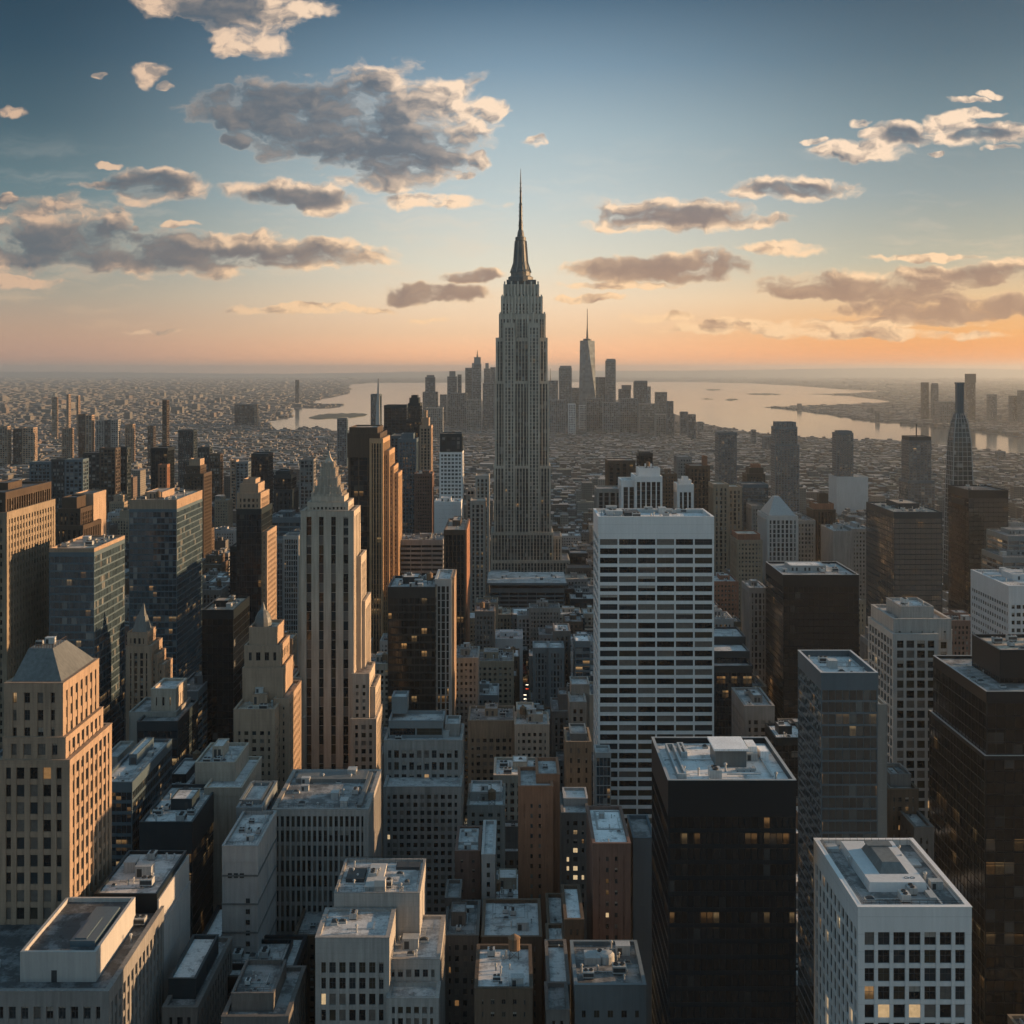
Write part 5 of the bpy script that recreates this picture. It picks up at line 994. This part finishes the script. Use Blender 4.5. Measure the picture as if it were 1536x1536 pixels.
FAR = [(638, 652, 566, 'teal', (640, 651, 563), None, 'dark blocky tower at the left end of the far downtown'), (634, 656, 588, 'greyteal', None, None, 'wide grey block in front of the leftmost far downtown tower'),
 (660, 670, 592, 'greyteal', None, None, 'low teal block between the first far downtown towers'), (671, 685, 565, 'greyteal', (674, 683, 557), None, 'twin headed slate tower second from the left downtown'), (686.5, 692, 562, 'teal', None, None, 'very thin dark tower left of the pointed downtown tower'),
 (698, 708, 552, 'greyteal', None, None, 'flat topped blue tower touching the pointed downtown tower'), (709, 721.5, 546, 'greyteal', (711, 721, 536), (716, 525, 3), 'pointed spire topped tower left of the tallest tower'),
 (708, 714, 545, 'greyteal', None, None, 'slim shoulder block in front of the pointed downtown tower'), (726, 735, 553, 'greyteal', (728, 733, 545), None, 'grey tower with small round top close to the tallest tower'), (735.5, 743, 551, 'greyteal', None, None, 'pale slab tower half hidden by the tallest tower'),
 (724, 742, 575, 'greyteal', None, None, 'broad low block under the round topped grey tower'), (676, 700, 590, 'greyteal', None, None, 'long low block under the thin dark downtown tower'), (640, 664, 612, 'greystone', None, None, 'low stone block on the near side of the far downtown'),
 (700, 722, 600, 'greystone', None, None, 'low stone block under the pointed downtown tower'), (823, 837, 571, 'greyteal', None, (826, 553, 0.8), 'low slate block with thin mast right of the tallest tower'), (839, 857.5, 552, 'greyteal', (840, 857, 549), None, 'broad slate tower halfway to the pale tapered tower'),
 (858, 870, 582, 'greyteal', None, None, 'low block left beside the pale tapered tower'), (893, 898.5, 574, 'teal', (893, 898, 566), None, 'thin black tower right beside the pale tapered tower'), (898.5, 908, 566, 'teal', None, None, 'black tower between the tapered tower and the tall slab'),
 (909, 923.5, 541, 'greyteal', (910, 923, 538.5), None, 'tall flat slab tower right of the pale tapered tower'), (929, 946, 584, 'teal', (933, 947, 578), None, 'angled dark block right of the tall slab tower'), (952, 971, 573, 'teal', (952, 971, 571.5), None, 'square dark block standing against the bay water'),
 (971, 976, 580, 'greyteal', None, None, 'slim block touching the square dark block'), (984, 1000.5, 588.5, 'greyteal', None, None, 'box shaped block against the bay, third from the shore end'), (1000.8, 1010, 602, 'teal', None, None, 'narrow dark block near the shore end of downtown'),
 (1021, 1032, 618, 'teal', None, None, 'small dark tower near the riverside'), (1032.5, 1043.5, 622, 'teal', None, None, 'small dark tower nearest the riverside'), (1047, 1055, 633, 'greyteal', None, None, 'tiny block on the river bank'),
 (853, 863, 606, 'bluewhite', None, None, 'pale rounded block under the broad slate tower'), (869, 879, 608, 'bluewhite', None, None, 'pale oval block under the tapered tower'), (905, 930, 604, 'greyteal', None, None, 'wide dim block below the tall slab tower'), (930, 956, 598, 'greyteal', None, None, 'wide dim block below the angled dark block'),
 (960, 984, 606, 'greystone', None, None, 'stone coloured block below the square dark block'), (880, 904, 598, 'greyteal', None, None, 'dim block directly below the black downtown towers'), (824, 848, 600, 'greyteal', None, None, 'dim wide block right of the tallest tower'), (984, 1012, 622, 'greystone', None, None, 'low stone block on the riverside below the box shaped block')]
rnd = random.Random(11)
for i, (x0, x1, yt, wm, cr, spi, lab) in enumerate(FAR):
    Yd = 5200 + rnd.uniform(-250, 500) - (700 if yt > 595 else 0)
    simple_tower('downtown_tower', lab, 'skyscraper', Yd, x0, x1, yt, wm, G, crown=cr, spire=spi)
for x0, x1, yt, cr, lab in [(1384, 1393, 574, None, 'left one of the paired slim towers across the river'), (1399, 1407.5, 577, (1399, 1407, 575), 'right one of the paired slim towers across the river'), (1449, 1463, 574, (1450, 1464, 561), 'tallest flare topped tower across the river behind the spire'),
                        (1484, 1495, 592, None, 'squat block across the river between the tallest one and the right edge'), (1517, 1528, 594, None, 'low block across the river beside the edge tower'), (1531.5, 1546, 586, None, 'dark tower across the river at the right edge'), (1440, 1452, 600, None, 'low block at the foot of the tallest tower across the river'), (1410, 1436, 603, None, 'wide low block across the river left of the spire')]:
    simple_tower('riverside_tower', lab, 'high rise', 5400 + rnd.uniform(0, 600), x0, x1, yt, 'teal' if yt > 576 else 'darkmetal', 'towers across the river', crown=cr)
LEFT = [(-4, 11, 640, 'tanstone', 3000, 'tan housing slab at the very left edge'), (34, 50, 642, 'tanstone', 3000, 'tan housing slab second from the left edge'), (20, 36, 644, 'bronze', 3020, 'shaded brown slab between the first two housing slabs'), (93, 106, 643, 'tanstone', 3000, 'low sunlit slab left of the tall sunlit slab'), (118, 128, 622, 'bronze', 3050, 'dark half of the tall sunlit slab pair'), (128.5, 137.5, 623, 'tanstone', 3000, 'tall sunlit slab among the housing on the left'),
        (144, 156, 631, 'greystone', 3000, 'grey slab right of the tall sunlit slab'), (157, 166, 631, 'darkmetal', 3000, 'dark slab next to the pale checkered slab'), (166.5, 177, 630, 'palestone', 2980, 'pale checkered slab left of the thin blade tower'), (188, 199, 637, 'tanstone', 3000, 'small sunlit slab left of the thin blade tower'), (222, 230, 640, 'bronze', 3000, 'brown slab just left of the thin blade tower'),
        (244, 250, 601, 'bronze', 2700, 'thin blade tower rising alone on the left plain'), (150, 173, 673, 'bronze', 1700, 'brown box tower with pale side behind the far left glass tower'), (173, 190, 672, 'darkmetal', 1750, 'curved dark block beside the brown box tower'), (98, 124, 690, 'teal', 1600, 'blue box with rounded glass edge on the left'), (78, 98, 690, 'darkmetal', 1650, 'dark box left of the blue box'), (45, 76, 694, 'teal', 1650, 'low wide blue block near the left edge'),
        (125, 150, 680, 'darkmetal', 1800, 'navy low block left of the brown box tower'), (268, 290, 646, 'darkmetal', 2300, 'dark blocky tower with a small dome right of the blade tower'), (297, 314, 672, 'darkmetal', 2000, 'rounded dark block near the dark domed tower'), (314, 330, 682, 'bronze', 1900, 'bronze block left of the bright white slab'), (346, 354, 691, 'tanstone', 1900, 'bright slim slab left of the dark teal box'), (354, 372, 694, 'greyteal', 1900, 'grey slab right of the bright slim slab'),
        (352, 382, 607, 'darkmetal', 5200, 'dark wide block far out on the left plain'), (382, 386, 607, 'tanstone', 5150, 'sunlit end of the far wide block'), (443, 448, 570, 'darkmetal', 9000, 'tiny lone tower on the horizon plain by the left river'), (78, 84, 596, 'tanstone', 4200, 'slanting thin sunlit stack on the left plain'), (100, 103, 592, 'tanstone', 4200, 'thin tall sunlit stack on the left plain'), (115, 117.5, 594, 'tanstone', 4300, 'thinnest sunlit stack on the left plain'),  # far wide block's sunlit end: separate tan piece, sunlight painted as wall colour
        (506, 520, 628, 'teal', 2900, 'teal slab standing in front of the left river'), (400, 430, 706, 'concrete', 1700, 'concrete block behind the dark domed office tower'), (450, 470, 690, 'concrete', 1650, 'tilted sunlit slab behind the limestone spire'), (700, 712, 735, 'greystone', 1500, 'grey slab left of the slim grey tower'), (1146, 1160, 655, 'teal', 3600, 'small block on the river bank left of the wide teal high rise'), (1497, 1508, 678, 'teal', 3200, 'faint tower by the river right of the spire'), (1128, 1134, 645, 'teal', 3900, 'tiny riverside block right of downtown')]
for x0, x1, yt, wm, Y, lab in LEFT:
    simple_tower('distant_block', lab, 'high rise', Y, x0, x1, yt, wm, st='finegrid' if wm not in ('teal', 'darkmetal') else 'sheet')
# ======================================================================= blocks between the towers
CELL = 3; NW = 1536 // CELL
import numpy as np
cover = np.zeros((NW, NW), bool)
def stamp(x0, x1, y0, y1, h, write=True):
    """cells of the photo a block covers that nothing nearer covers yet"""
    m = np.zeros((NW, NW), bool)
    for k in range(5):
        Y = max(60.0, y0 + (y1 - y0) * k / 4); a = int((CX + x0 * F / Y) // CELL); b_ = int((CX + x1 * F / Y) // CELL)
        t_ = int((CY + (H - h) * F / Y) // CELL); u_ = int((CY + H * F / Y) // CELL)
        if k: u_ = min(u_, prev_t + 2) if False else u_
        a, b_, t_, u_ = max(0, a), min(NW, b_ + 1), max(0, t_), min(NW, u_)
        if a < b_ and t_ < u_: m[t_:u_, a:b_] = True
        prev_t = t_
    new = int((m & ~cover).sum())
    if write: cover[m] = True
    return new
def in_poly(x, y, P_):
    c = False; j = len(P_) - 1
    for i in range(len(P_)):
        xi, yi = P_[i]; xj, yj = P_[j]
        if (yi > y) != (yj > y) and x < (xj - xi) * (y - yi) / (yj - yi) + xi: c = not c
        j = i
    return c
def wet(X_, Y_): return in_poly(CX + X_ * F / Y_, CY + H * F / Y_, WATER)
FA = np.array([f[:4] for f in FOOT])
def clear_of(x0, x1, y0, y1, g_=2.5): return not np.any((FA[:, 0] - g_ < x1) & (FA[:, 1] + g_ > x0) & (FA[:, 2] - g_ < y1) & (FA[:, 3] + g_ > y0))
rnd = random.Random(21)
lots = []
y = 335.0
while y < 1620:
    d_ = rnd.uniform(17, 28) * (1 if y < 1000 else 1.1); half = 0.46 * (y + d_) ; x = -half - rnd.uniform(0, 20)
    while x < half:
        w_ = rnd.uniform(12, 24) * (1 if y < 1000 else 1.15)
        # keep two avenues open
        lots.append([x, x + w_, y, y + d_]); x += w_ + (rnd.choice([1.5, 1.5, 2, 9]) if rnd.random() < 0.9 else 16)
    y += d_ + rnd.choice([2, 3, 13])
cand = []
for x0, x1, y0, y1 in lots:
    if y0 < 640 and x1 > -35 and x0 < -22: continue          # street canyons left open
    if 455 < y0 < 640 and x1 > -144 and x0 < -130: continue
    ok = clear_of(x0, x1, y0, y1)
    if not ok:                                         # shrink the lot once to fit beside a tower
        for sx0, sx1, sy0, sy1 in ((0, -0.45, 0, 0), (0.45, 0, 0, 0), (0, 0, 0, -0.45), (0, 0, 0.45, 0)):
            w_, d_ = x1 - x0, y1 - y0; q = (x0 + sx0 * w_, x1 + sx1 * w_, y0 + sy0 * d_, y1 + sy1 * d_)
            if clear_of(*q): x0, x1, y0, y1 = q; ok = True; break
    if not ok: continue
    e = rnd.random(); h = rnd.uniform(22, 46) if e < 0.5 else rnd.uniform(40, 66) if e < 0.88 else rnd.uniform(60, 92)
    if y0 < 520: h = rnd.uniform(16, 44)
    if y0 > 900: h *= 0.9
    if -60 < (x0 + x1) / 2 < 110 and y0 > 1000: h = min(h, 45)
    if y0 < 560 and (x0 + x1) / 2 > 60: h *= 0.7
    if x0 > 0.1 * y0 and y0 > 1100: h = min(h, 60)
    cand.append([x0, x1, y0, y1, h])
everything = [(s[0], s[1], s[2], s[3], s[4], None) for s in SCR] + [(c[0], c[1], c[2], c[3], c[4], i) for i, c in enumerate(cand)]
everything.sort(key=lambda s: s[2])
seen = {}
for s in everything:
    n = stamp(*s[:5])
    if s[5] is not None: seen[s[5]] = n
ORDER = sorted((i for i in seen if seen[i] >= 5), key=lambda i: -seen[i])
SOLO = set(ORDER[:290])
GM = {(b_, f_, k): glass_mat('glazing_block', b_, f_, tint=(0.014, 0.016, 0.019), blind=0.25, lit=l_, rough=0.15, strength=1.0, shops=0.8) for b_, f_, k, l_ in ((3.1, 3.6, 0, 0.015), (2.6, 3.4, 1, 0.03), (3.4, 3.8, 2, 0.01))}
MARKS = [(780, 700, 'the tallest middle tower'), (984, 950, 'the white slab tower'), (1098, 1200, 'the lit black tower'), (1340, 1400, 'the white framed tower'), (1232, 940, 'the plain black tower'),
         (1380, 860, 'the blue and black glass tower'), (1372, 1050, 'the white grid tower'), (1260, 1100, 'the teal banded tower'), (1480, 850, 'the black twin faced tower'), (1490, 1200, 'the black edge tower'), (1439, 660, 'the tapering spire'),
         (492, 930, 'the limestone striped tower'), (555, 760, 'the gold ribbed tower'), (618, 960, 'the dark glass tower'), (632, 1120, 'the stepped grey building'), (480, 1250, 'the finned stone block'), (560, 1400, 'the pale concrete building'),
         (60, 1200, 'the pyramid roofed stone tower'), (100, 920, 'the lower blue tower'), (240, 880, 'the taller blue tower'), (30, 850, 'the tan edge tower'), (375, 820, 'the orange edged tower'), (395, 1020, 'the domed stone tower'), (215, 990, 'the pointed deco tower'),
         (335, 1000, 'the black glass slab'), (370, 1330, 'the blank white block'), (190, 1380, 'the black walled block'), (250, 1290, 'the long dark block'), (805, 1260, 'the orange topped brick block'), (915, 1330, 'the red brick block'),
         (765, 1470, 'the brown centre block'), (738, 1120, 'the blank topped beige block'), (790, 900, 'the low white roofed hall'), (960, 730, 'the white striped cluster'), (1174, 800, 'the pyramid topped pale tower'), (1181, 690, 'the wide teal high rise'), (1268, 690, 'the slim teal high rise'),
         (1380, 700, 'the square teal high rise'), (675, 720, 'the pale grid tower'), (1092, 690, 'the dark teal high rise'), (240, 700, 'the black orange slab'), (105, 770, 'the trapezoid topped tower'), (730, 1020, 'the long limestone block'), (1132, 1090, 'the slanting grey block')]
LABELS = {}
def place_words(px_, py_):
    d_, mx, my, nm = min(((px_ - a) ** 2 + ((py_ - b_) * 0.8) ** 2, a, b_, n_) for a, b_, n_ in MARKS)
    dx, dy = px_ - mx, py_ - my
    w_ = ('right of' if dx > 0 else 'left of') if abs(dx) > abs(dy) * 0.8 else ('below' if dy > 0 else 'above')
    return f'{w_} {nm}', d_
CW = {'beigebrick': 'beige', 'brown': 'brown', 'greybrick': 'dark grey', 'greystone': 'grey stone', 'concrete': 'concrete', 'rosebrick': 'rose brick', 'limestone': 'limestone', 'palewall': 'pale', 'teal': 'teal glass', 'darkmetal': 'black', 'brick': 'red brick', 'whitestone': 'white', 'greyteal': 'blue grey'}
RW = {'snow': 'snowy roof', 'grey': 'grey roof', 'dark': 'dark roof', 'white': 'white roof', 'tan': 'tan roof'}
made = []
for i in ORDER[:290]:
    x0, x1, y0, y1, h = cand[i]; r = random.Random(i * 7 + 1)
    wm = r.choices(list(CW), [5, 6, 6, 5, 5, 2, 4, 3, 3, 4, 1.5, 1.2, 3])[0]; rm = r.choices(list(RW), [6, 5, 2.5, 3, 1])[0]
    key = r.choice(list(GM)); stn = 'sheet' if wm in ('teal', 'darkmetal') else r.choice(['finegrid', 'finegrid', 'grid', 'ribs'] + (['bands'] if wm in ('greyteal', 'concrete') else []))
    Y = y0; pa = lambda X_: CX + X_ * F / Y
    yt = CY + (H - h) * F / Y; tiers = []; two = r.random() < 0.4 and (x1 - x0) > 14
    tiers.append(dict(x0=pa(x0), x1=pa(x1), yt=yt, D=y1 - y0, style=stn, bay=key[0] if stn != 'bands' else 8, fl=key[1], units=0 if two else (r.randint(2, 5) if Y < 900 else r.randint(1, 2) if Y < 1250 else 1)))
    nm_h = 'low' if h < 34 else 'medium' if h < 56 else 'tall'
    shape = 'block'
    if two:
        w_, d_ = x1 - x0, y1 - y0; ix0 = x0 + w_ * r.uniform(0.08, 0.3); ix1 = x1 - w_ * r.uniform(0.08, 0.3); iy = d_ * r.uniform(0.15, 0.4); h2 = h + r.uniform(4, 11); Y2 = y0 + iy
        if not (-60 < (x0 + x1) / 2 < 110 and y0 > 1000):
            tiers.append(dict(x0=CX + ix0 * F / Y2, x1=CX + ix1 * F / Y2, yt=CY + (H - h2) * F / Y2, D=d_ * 0.5, off=iy, zb=h, style=r.choice([stn, 'blank']), bay=key[0], fl=key[1], units=r.randint(1, 3) if Y < 900 else 1)); shape = 'stepped block'
    pxm, pym = CX + (x0 + x1) / 2 * F / y0, yt
    rel, dist = place_words(pxm, pym)
    lab = f'{nm_h} {CW[wm]} {shape} with {RW[rm]} {rel}'
    made.append([lab, dist, tiers, wm, rm, key, Y])
    LABELS.setdefault(lab, []).append(len(made) - 1)
ORD = ['nearest', 'second nearest', 'third nearest', 'fourth nearest', 'fifth nearest', 'sixth nearest', 'seventh nearest']
for lab, ids in LABELS.items():
    if len(ids) > 1:
        ids.sort(key=lambda k: made[k][1])
        for j, k in enumerate(ids): made[k][0] = ORD[min(j, 6)].capitalize() + ' ' + lab
for lab, dist, tiers, wm, rm, key, Y in made:
    tower('city_block', lab, 'building', Y, tiers, wall=wm, roof=rm, glass=GM[key], group='blocks filling the streets between the towers', no_foot=True, tank=0.25 if Y < 1000 else 0)
for i, c in enumerate(cand):
    if i in SOLO: FOOT.append(tuple(c))
# ----------------------------------------------------------------------- the far carpet of roofs
m_far, t, b = mat('far_blocks')
at = t.new('ShaderNodeAttribute', attribute_name='tint').outputs['Color']
p = t.new('ShaderNodeTexCoord').outputs['Object']; nz = t.sep(t.new('ShaderNodeNewGeometry').outputs['Normal'])[2]
px_, py_, pz_ = t.sep(p)
fr = t.m('FRACT', t.m('DIVIDE', pz_, 3.6)); fx_ = t.m('FRACT', t.m('DIVIDE', t.m('ADD', px_, py_), 3.3))
win = t.m('MULTIPLY', t.m('GREATER_THAN', fr, 0.45), t.m('GREATER_THAN', fx_, 0.5)); win = t.m('MULTIPLY', win, t.m('LESS_THAN', nz, 0.5))
n_ = t.noise(p, 0.05, 4, 0.7)
c_ = t.v('SCALE', at, scale=t.m('ADD', 0.5, n_)); c_ = t.mix(t.m('MULTIPLY', win, 0.8), c_, (0.02, 0.024, 0.028, 1))
t.put(b.inputs['Base Color'], c_); b.inputs['Roughness'].default_value = 0.8
PAL = [(0.17, 0.15, 0.13), (0.14, 0.12, 0.105), (0.21, 0.195, 0.17), (0.16, 0.16, 0.155), (0.13, 0.135, 0.14), (0.18, 0.13, 0.105), (0.24, 0.225, 0.20), (0.12, 0.135, 0.14)]
RPAL = [(0.15, 0.155, 0.16), (0.22, 0.23, 0.235), (0.26, 0.265, 0.27), (0.13, 0.135, 0.14), (0.18, 0.17, 0.16), (0.30, 0.305, 0.31), (0.16, 0.16, 0.155), (0.12, 0.13, 0.11)]
def far_box(mb, x0, x1, y0, y1, h, r, step_=True):
    k = r.uniform(0.6, 1.0); wc = r.choice(PAL); rc = tuple(v * k for v in r.choice(RPAL))
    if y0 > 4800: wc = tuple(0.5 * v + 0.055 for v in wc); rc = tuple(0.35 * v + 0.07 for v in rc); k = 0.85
    mb.box(x0, x1, y0, y1, 0, h); mb.c += [tuple(v * k for v in wc)] * 4 + [rc]
    if step_:
        w_, d_ = x1 - x0, y1 - y0; a = x0 + w_ * r.uniform(0.1, 0.5); b_ = y0 + d_ * r.uniform(0.2, 0.5); q = r.uniform(2.5, 6)
        mb.box(a, a + w_ * 0.35, b_, b_ + d_ * 0.35, h, h + q); mb.c += [tuple(v * k for v in wc)] * 4 + [r.choice(RPAL)]
FA = np.array([f[:4] for f in FOOT]); r = random.Random(77)
near_mb = MB()
for i, c in enumerate(cand):
    if i not in SOLO and seen.get(i, 0) >= 1: far_box(near_mb, *c[:4], c[4], r)
y = 1625.0
while y < 5600:
    g_ = 1 + (y - 1625) / 4000; d_ = r.uniform(15, 28) * g_; half = 0.46 * (y + d_); x = -half - r.uniform(0, 30)
    while x < half:
        w_ = r.uniform(9, 27) * g_; xm = x + w_ / 2
        if not wet(xm, y) and not wet(xm + w_, y) and not wet(xm - w_, y + d_) and not wet(xm, y + d_ * 1.3) and clear_of(x, x + w_, y, y + d_, 0):
            e = r.random(); h = r.uniform(9, 22) if e < 0.8 else r.uniform(20, 38) if e < 0.97 else r.uniform(38, 66)
            if xm < -0.1 * y and y < 3200 and r.random() < 0.04: h = r.uniform(45, 90)
            if y > 2200: h = min(h, 26)
            if y > 2900: h = min(h, 20) * 0.7
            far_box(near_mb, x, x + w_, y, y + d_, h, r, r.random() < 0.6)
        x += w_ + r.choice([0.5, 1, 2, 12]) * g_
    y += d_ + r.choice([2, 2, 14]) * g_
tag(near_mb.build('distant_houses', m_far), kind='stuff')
far_mb = MB(); n = 0
while n < 8000:
    py__ = 556 + 4 + 74 * r.random() ** 1.25; Y = H * F / (py__ - CY)
    if Y < 5000 or Y > 42000: continue
    px__ = r.uniform(-30, 1566); X_ = PX(px__, Y); s = Y / 5500
    q_ = r.choice([1, 1, 1, 2.2]); w_, d_ = r.uniform(8, 26) * s * q_, r.uniform(20, 60) * s
    if in_poly(px__, py__ + 1.0, WATER) or in_poly(px__ + 5, py__, WATER) or in_poly(px__ - 5, py__, WATER) or in_poly(px__, py__ - 1.2, WATER): n += 0; continue
    if 640 < px__ < 1060 and py__ > 600: continue
    h = r.uniform(4, 10) * (1 + 0.1 * s) if r.random() < 0.985 else r.uniform(20, 45)
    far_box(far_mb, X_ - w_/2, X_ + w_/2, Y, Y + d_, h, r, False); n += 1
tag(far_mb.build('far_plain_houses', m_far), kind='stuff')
# trees and scrub line: wooded peninsula across the river
# ----------------------------------------------------------------------- cars in the canyons
paint = [wall_mat('car_paint', c_, rough=0.3, var=0.05, grime=0.05, spec=0.6) for c_ in ((0.35, 0.22, 0.03), (0.04, 0.04, 0.045), (0.4, 0.41, 0.42), (0.12, 0.02, 0.02))]
car_glass = pane_mat('car_glass', (0.02, 0.022, 0.025)); tyre = wall_mat('tyre_rubber', (0.02, 0.02, 0.02)); head_l = lamp_mat('headlamp', (1.0, 0.85, 0.6), 9.0); tail_l = lamp_mat('tail_lamp', (1.0, 0.08, 0.02), 5.0)
bd = MB(); bd.frustum((-0.9, 0.9, -2.2, 2.2, 0.3), (-0.88, 0.88, -2.15, 2.15, 0.85)); bd.frustum((-0.88, 0.88, -2.15, 2.15, 0.85), (-0.8, 0.8, -2.0, 2.0, 0.98)); bd.frustum((-0.66, 0.66, -0.9, 1.0, 1.42), (-0.6, 0.6, -0.7, 0.8, 1.47))
cb = MB(); cb.frustum((-0.78, 0.78, -1.3, 1.5, 0.96), (-0.66, 0.66, -0.9, 1.0, 1.42))
wh = MB()
for k in range(14):
    a0, a1 = 2 * math.pi * k / 14, 2 * math.pi * (k + 1) / 14; c0, s0, c1, s1 = 0.32 * math.cos(a0), 0.32 * math.sin(a0), 0.32 * math.cos(a1), 0.32 * math.sin(a1)
    wh.poly([(-0.1, c0, s0), (-0.1, c1, s1), (0.1, c1, s1), (0.1, c0, s0)]); wh.poly([(0.1, 0, 0), (0.1, c0, s0), (0.1, c1, s1)]); wh.poly([(-0.1, 0, 0), (-0.1, c1, s1), (-0.1, c0, s0)])
hl = MB(); hl.box(-0.2, 0.2, -0.05, 0.05, -0.1, 0.1, bottom=True)
body_me = [bd.mesh('car_body', [q]) for q in paint]; cab_me = cb.mesh('car_windows', [car_glass]); wheel_me = wh.mesh('wheel', [tyre]); head_me = hl.mesh('headlight', [head_l]); tail_me = hl.mesh('tail_light', [tail_l])
def car(x, y, rz, k, label):
    root = thing('parked_car' if k == 1 else 'street_car', (x, y, 0.02), label, 'car', 'cars in the street canyons', rz)
    for nm, me, lo in [('body', body_me[k], (0, 0, 0)), ('windows', cab_me, (0, 0, 0))] + [('wheel', wheel_me, (sx_, sy_, 0.32)) for sx_ in (-0.82, 0.82) for sy_ in (-1.35, 1.35)] + [('headlight', head_me, (sx_, -2.2, 0.65)) for sx_ in (-0.6, 0.6)] + [('tail_light', tail_me, (sx_, 2.2, 0.7)) for sx_ in (-0.6, 0.6)]:
        o = bpy.data.objects.new(nm, me); col.objects.link(o); o.parent = root; o.location = lo
taken = []; FA = np.array([f[:4] for f in FOOT]); CL = ['yellow', 'black', 'silver', 'dark red']; carlab = {}
free = [(i, j) for j in range(330, NW) for i in range(NW) if not cover[j, i]]
rc = random.Random(5); spots = []
for xl, away_ in ((-30.6, False), (-26.4, True), (-139.2, False), (-135.0, True)):
    yy = 470.0 + rc.uniform(0, 8)
    while yy < 636: spots.append((xl, yy, away_)); yy += rc.uniform(8, 22)
rc.shuffle(free)
for i, j in free:
    Y = GY(j * CELL + 1.5); spots.append((PX(i * CELL + 1.5, Y), Y, rc.random() < 0.5))
for X_, Y, away_ in spots:
    px__ = CX + X_ * F / Y; py__ = CY + H * F / Y
    if any(abs(X_ - a) < 3.2 and abs(Y - b_) < 7 for a, b_ in taken) or not clear_of(X_ - 1.2, X_ + 1.2, Y - 3, Y + 3, 0.3): continue
    taken.append((X_, Y)); k = rc.choice([0, 1, 2, 2, 3]); rel, _ = place_words(px__, py__)
    lab = f'{CL[k]} car with {"red" if away_ else "white"} lamps {rel}'
    c_ = carlab[lab] = carlab.get(lab, 0) + 1
    if c_ > 1: lab = ['', 'Second', 'Third', 'Fourth', 'Fifth', 'Sixth', 'Seventh', 'Eighth', 'Ninth'][min(c_ - 1, 8)] + ' ' + lab
    car(X_, Y, math.pi if away_ else 0.0, k, lab)
    if len(taken) > 60: break
lamp_glow = lamp_mat('street_lamp_glow', (1.0, 0.55, 0.2), 26.0)
pm = MB(); pm.lathe(0, 0, [(0.14, 0), (0.09, 1.0), (0.07, 8.0)], 8); pm.strut((0, 0, 7.9), (1.5, 0, 8.4), 0.05); pole_me = pm.mesh('lamp_pole', [metal_dark])
lm = MB(); lm.box(1.2, 2.0, -0.22, 0.22, 8.25, 8.4, bottom=True); lamp_me = lm.mesh('lamp_head', [lamp_glow])
nl = 0
for sx_, wd in ((-33.4, 'west kerb'), (-23.6, 'east kerb'), (-142.6, 'west kerb'), (-131.6, 'east kerb')):
    for q in range(8):
        Y = 474 + q * 21 + (9 if sx_ in (-23.6, -131.6) else 0)
        if not clear_of(sx_ - 0.5, sx_ + 0.5, Y - 1, Y + 1, 0.0): continue
        where = 'central canyon' if sx_ > -50 else 'left canyon'
        root = thing('street_lamp', (sx_, Y, 0.02), f'{["Nearest", "Second", "Third", "Fourth", "Fifth", "Sixth", "Seventh", "Farthest"][q]} orange street lamp on the {wd} of the {where} between the blocks', 'street lamp', 'orange street lamps in the canyons', 0.0 if wd == 'west kerb' else math.pi)
        for nm, me in (('pole', pole_me), ('lamp', lamp_me)):
            o = bpy.data.objects.new(nm, me); col.objects.link(o); o.parent = root
        nl += 1
print('blocks', len(ORDER), len(SOLO), len(free), len(carlab), len(taken), nl)
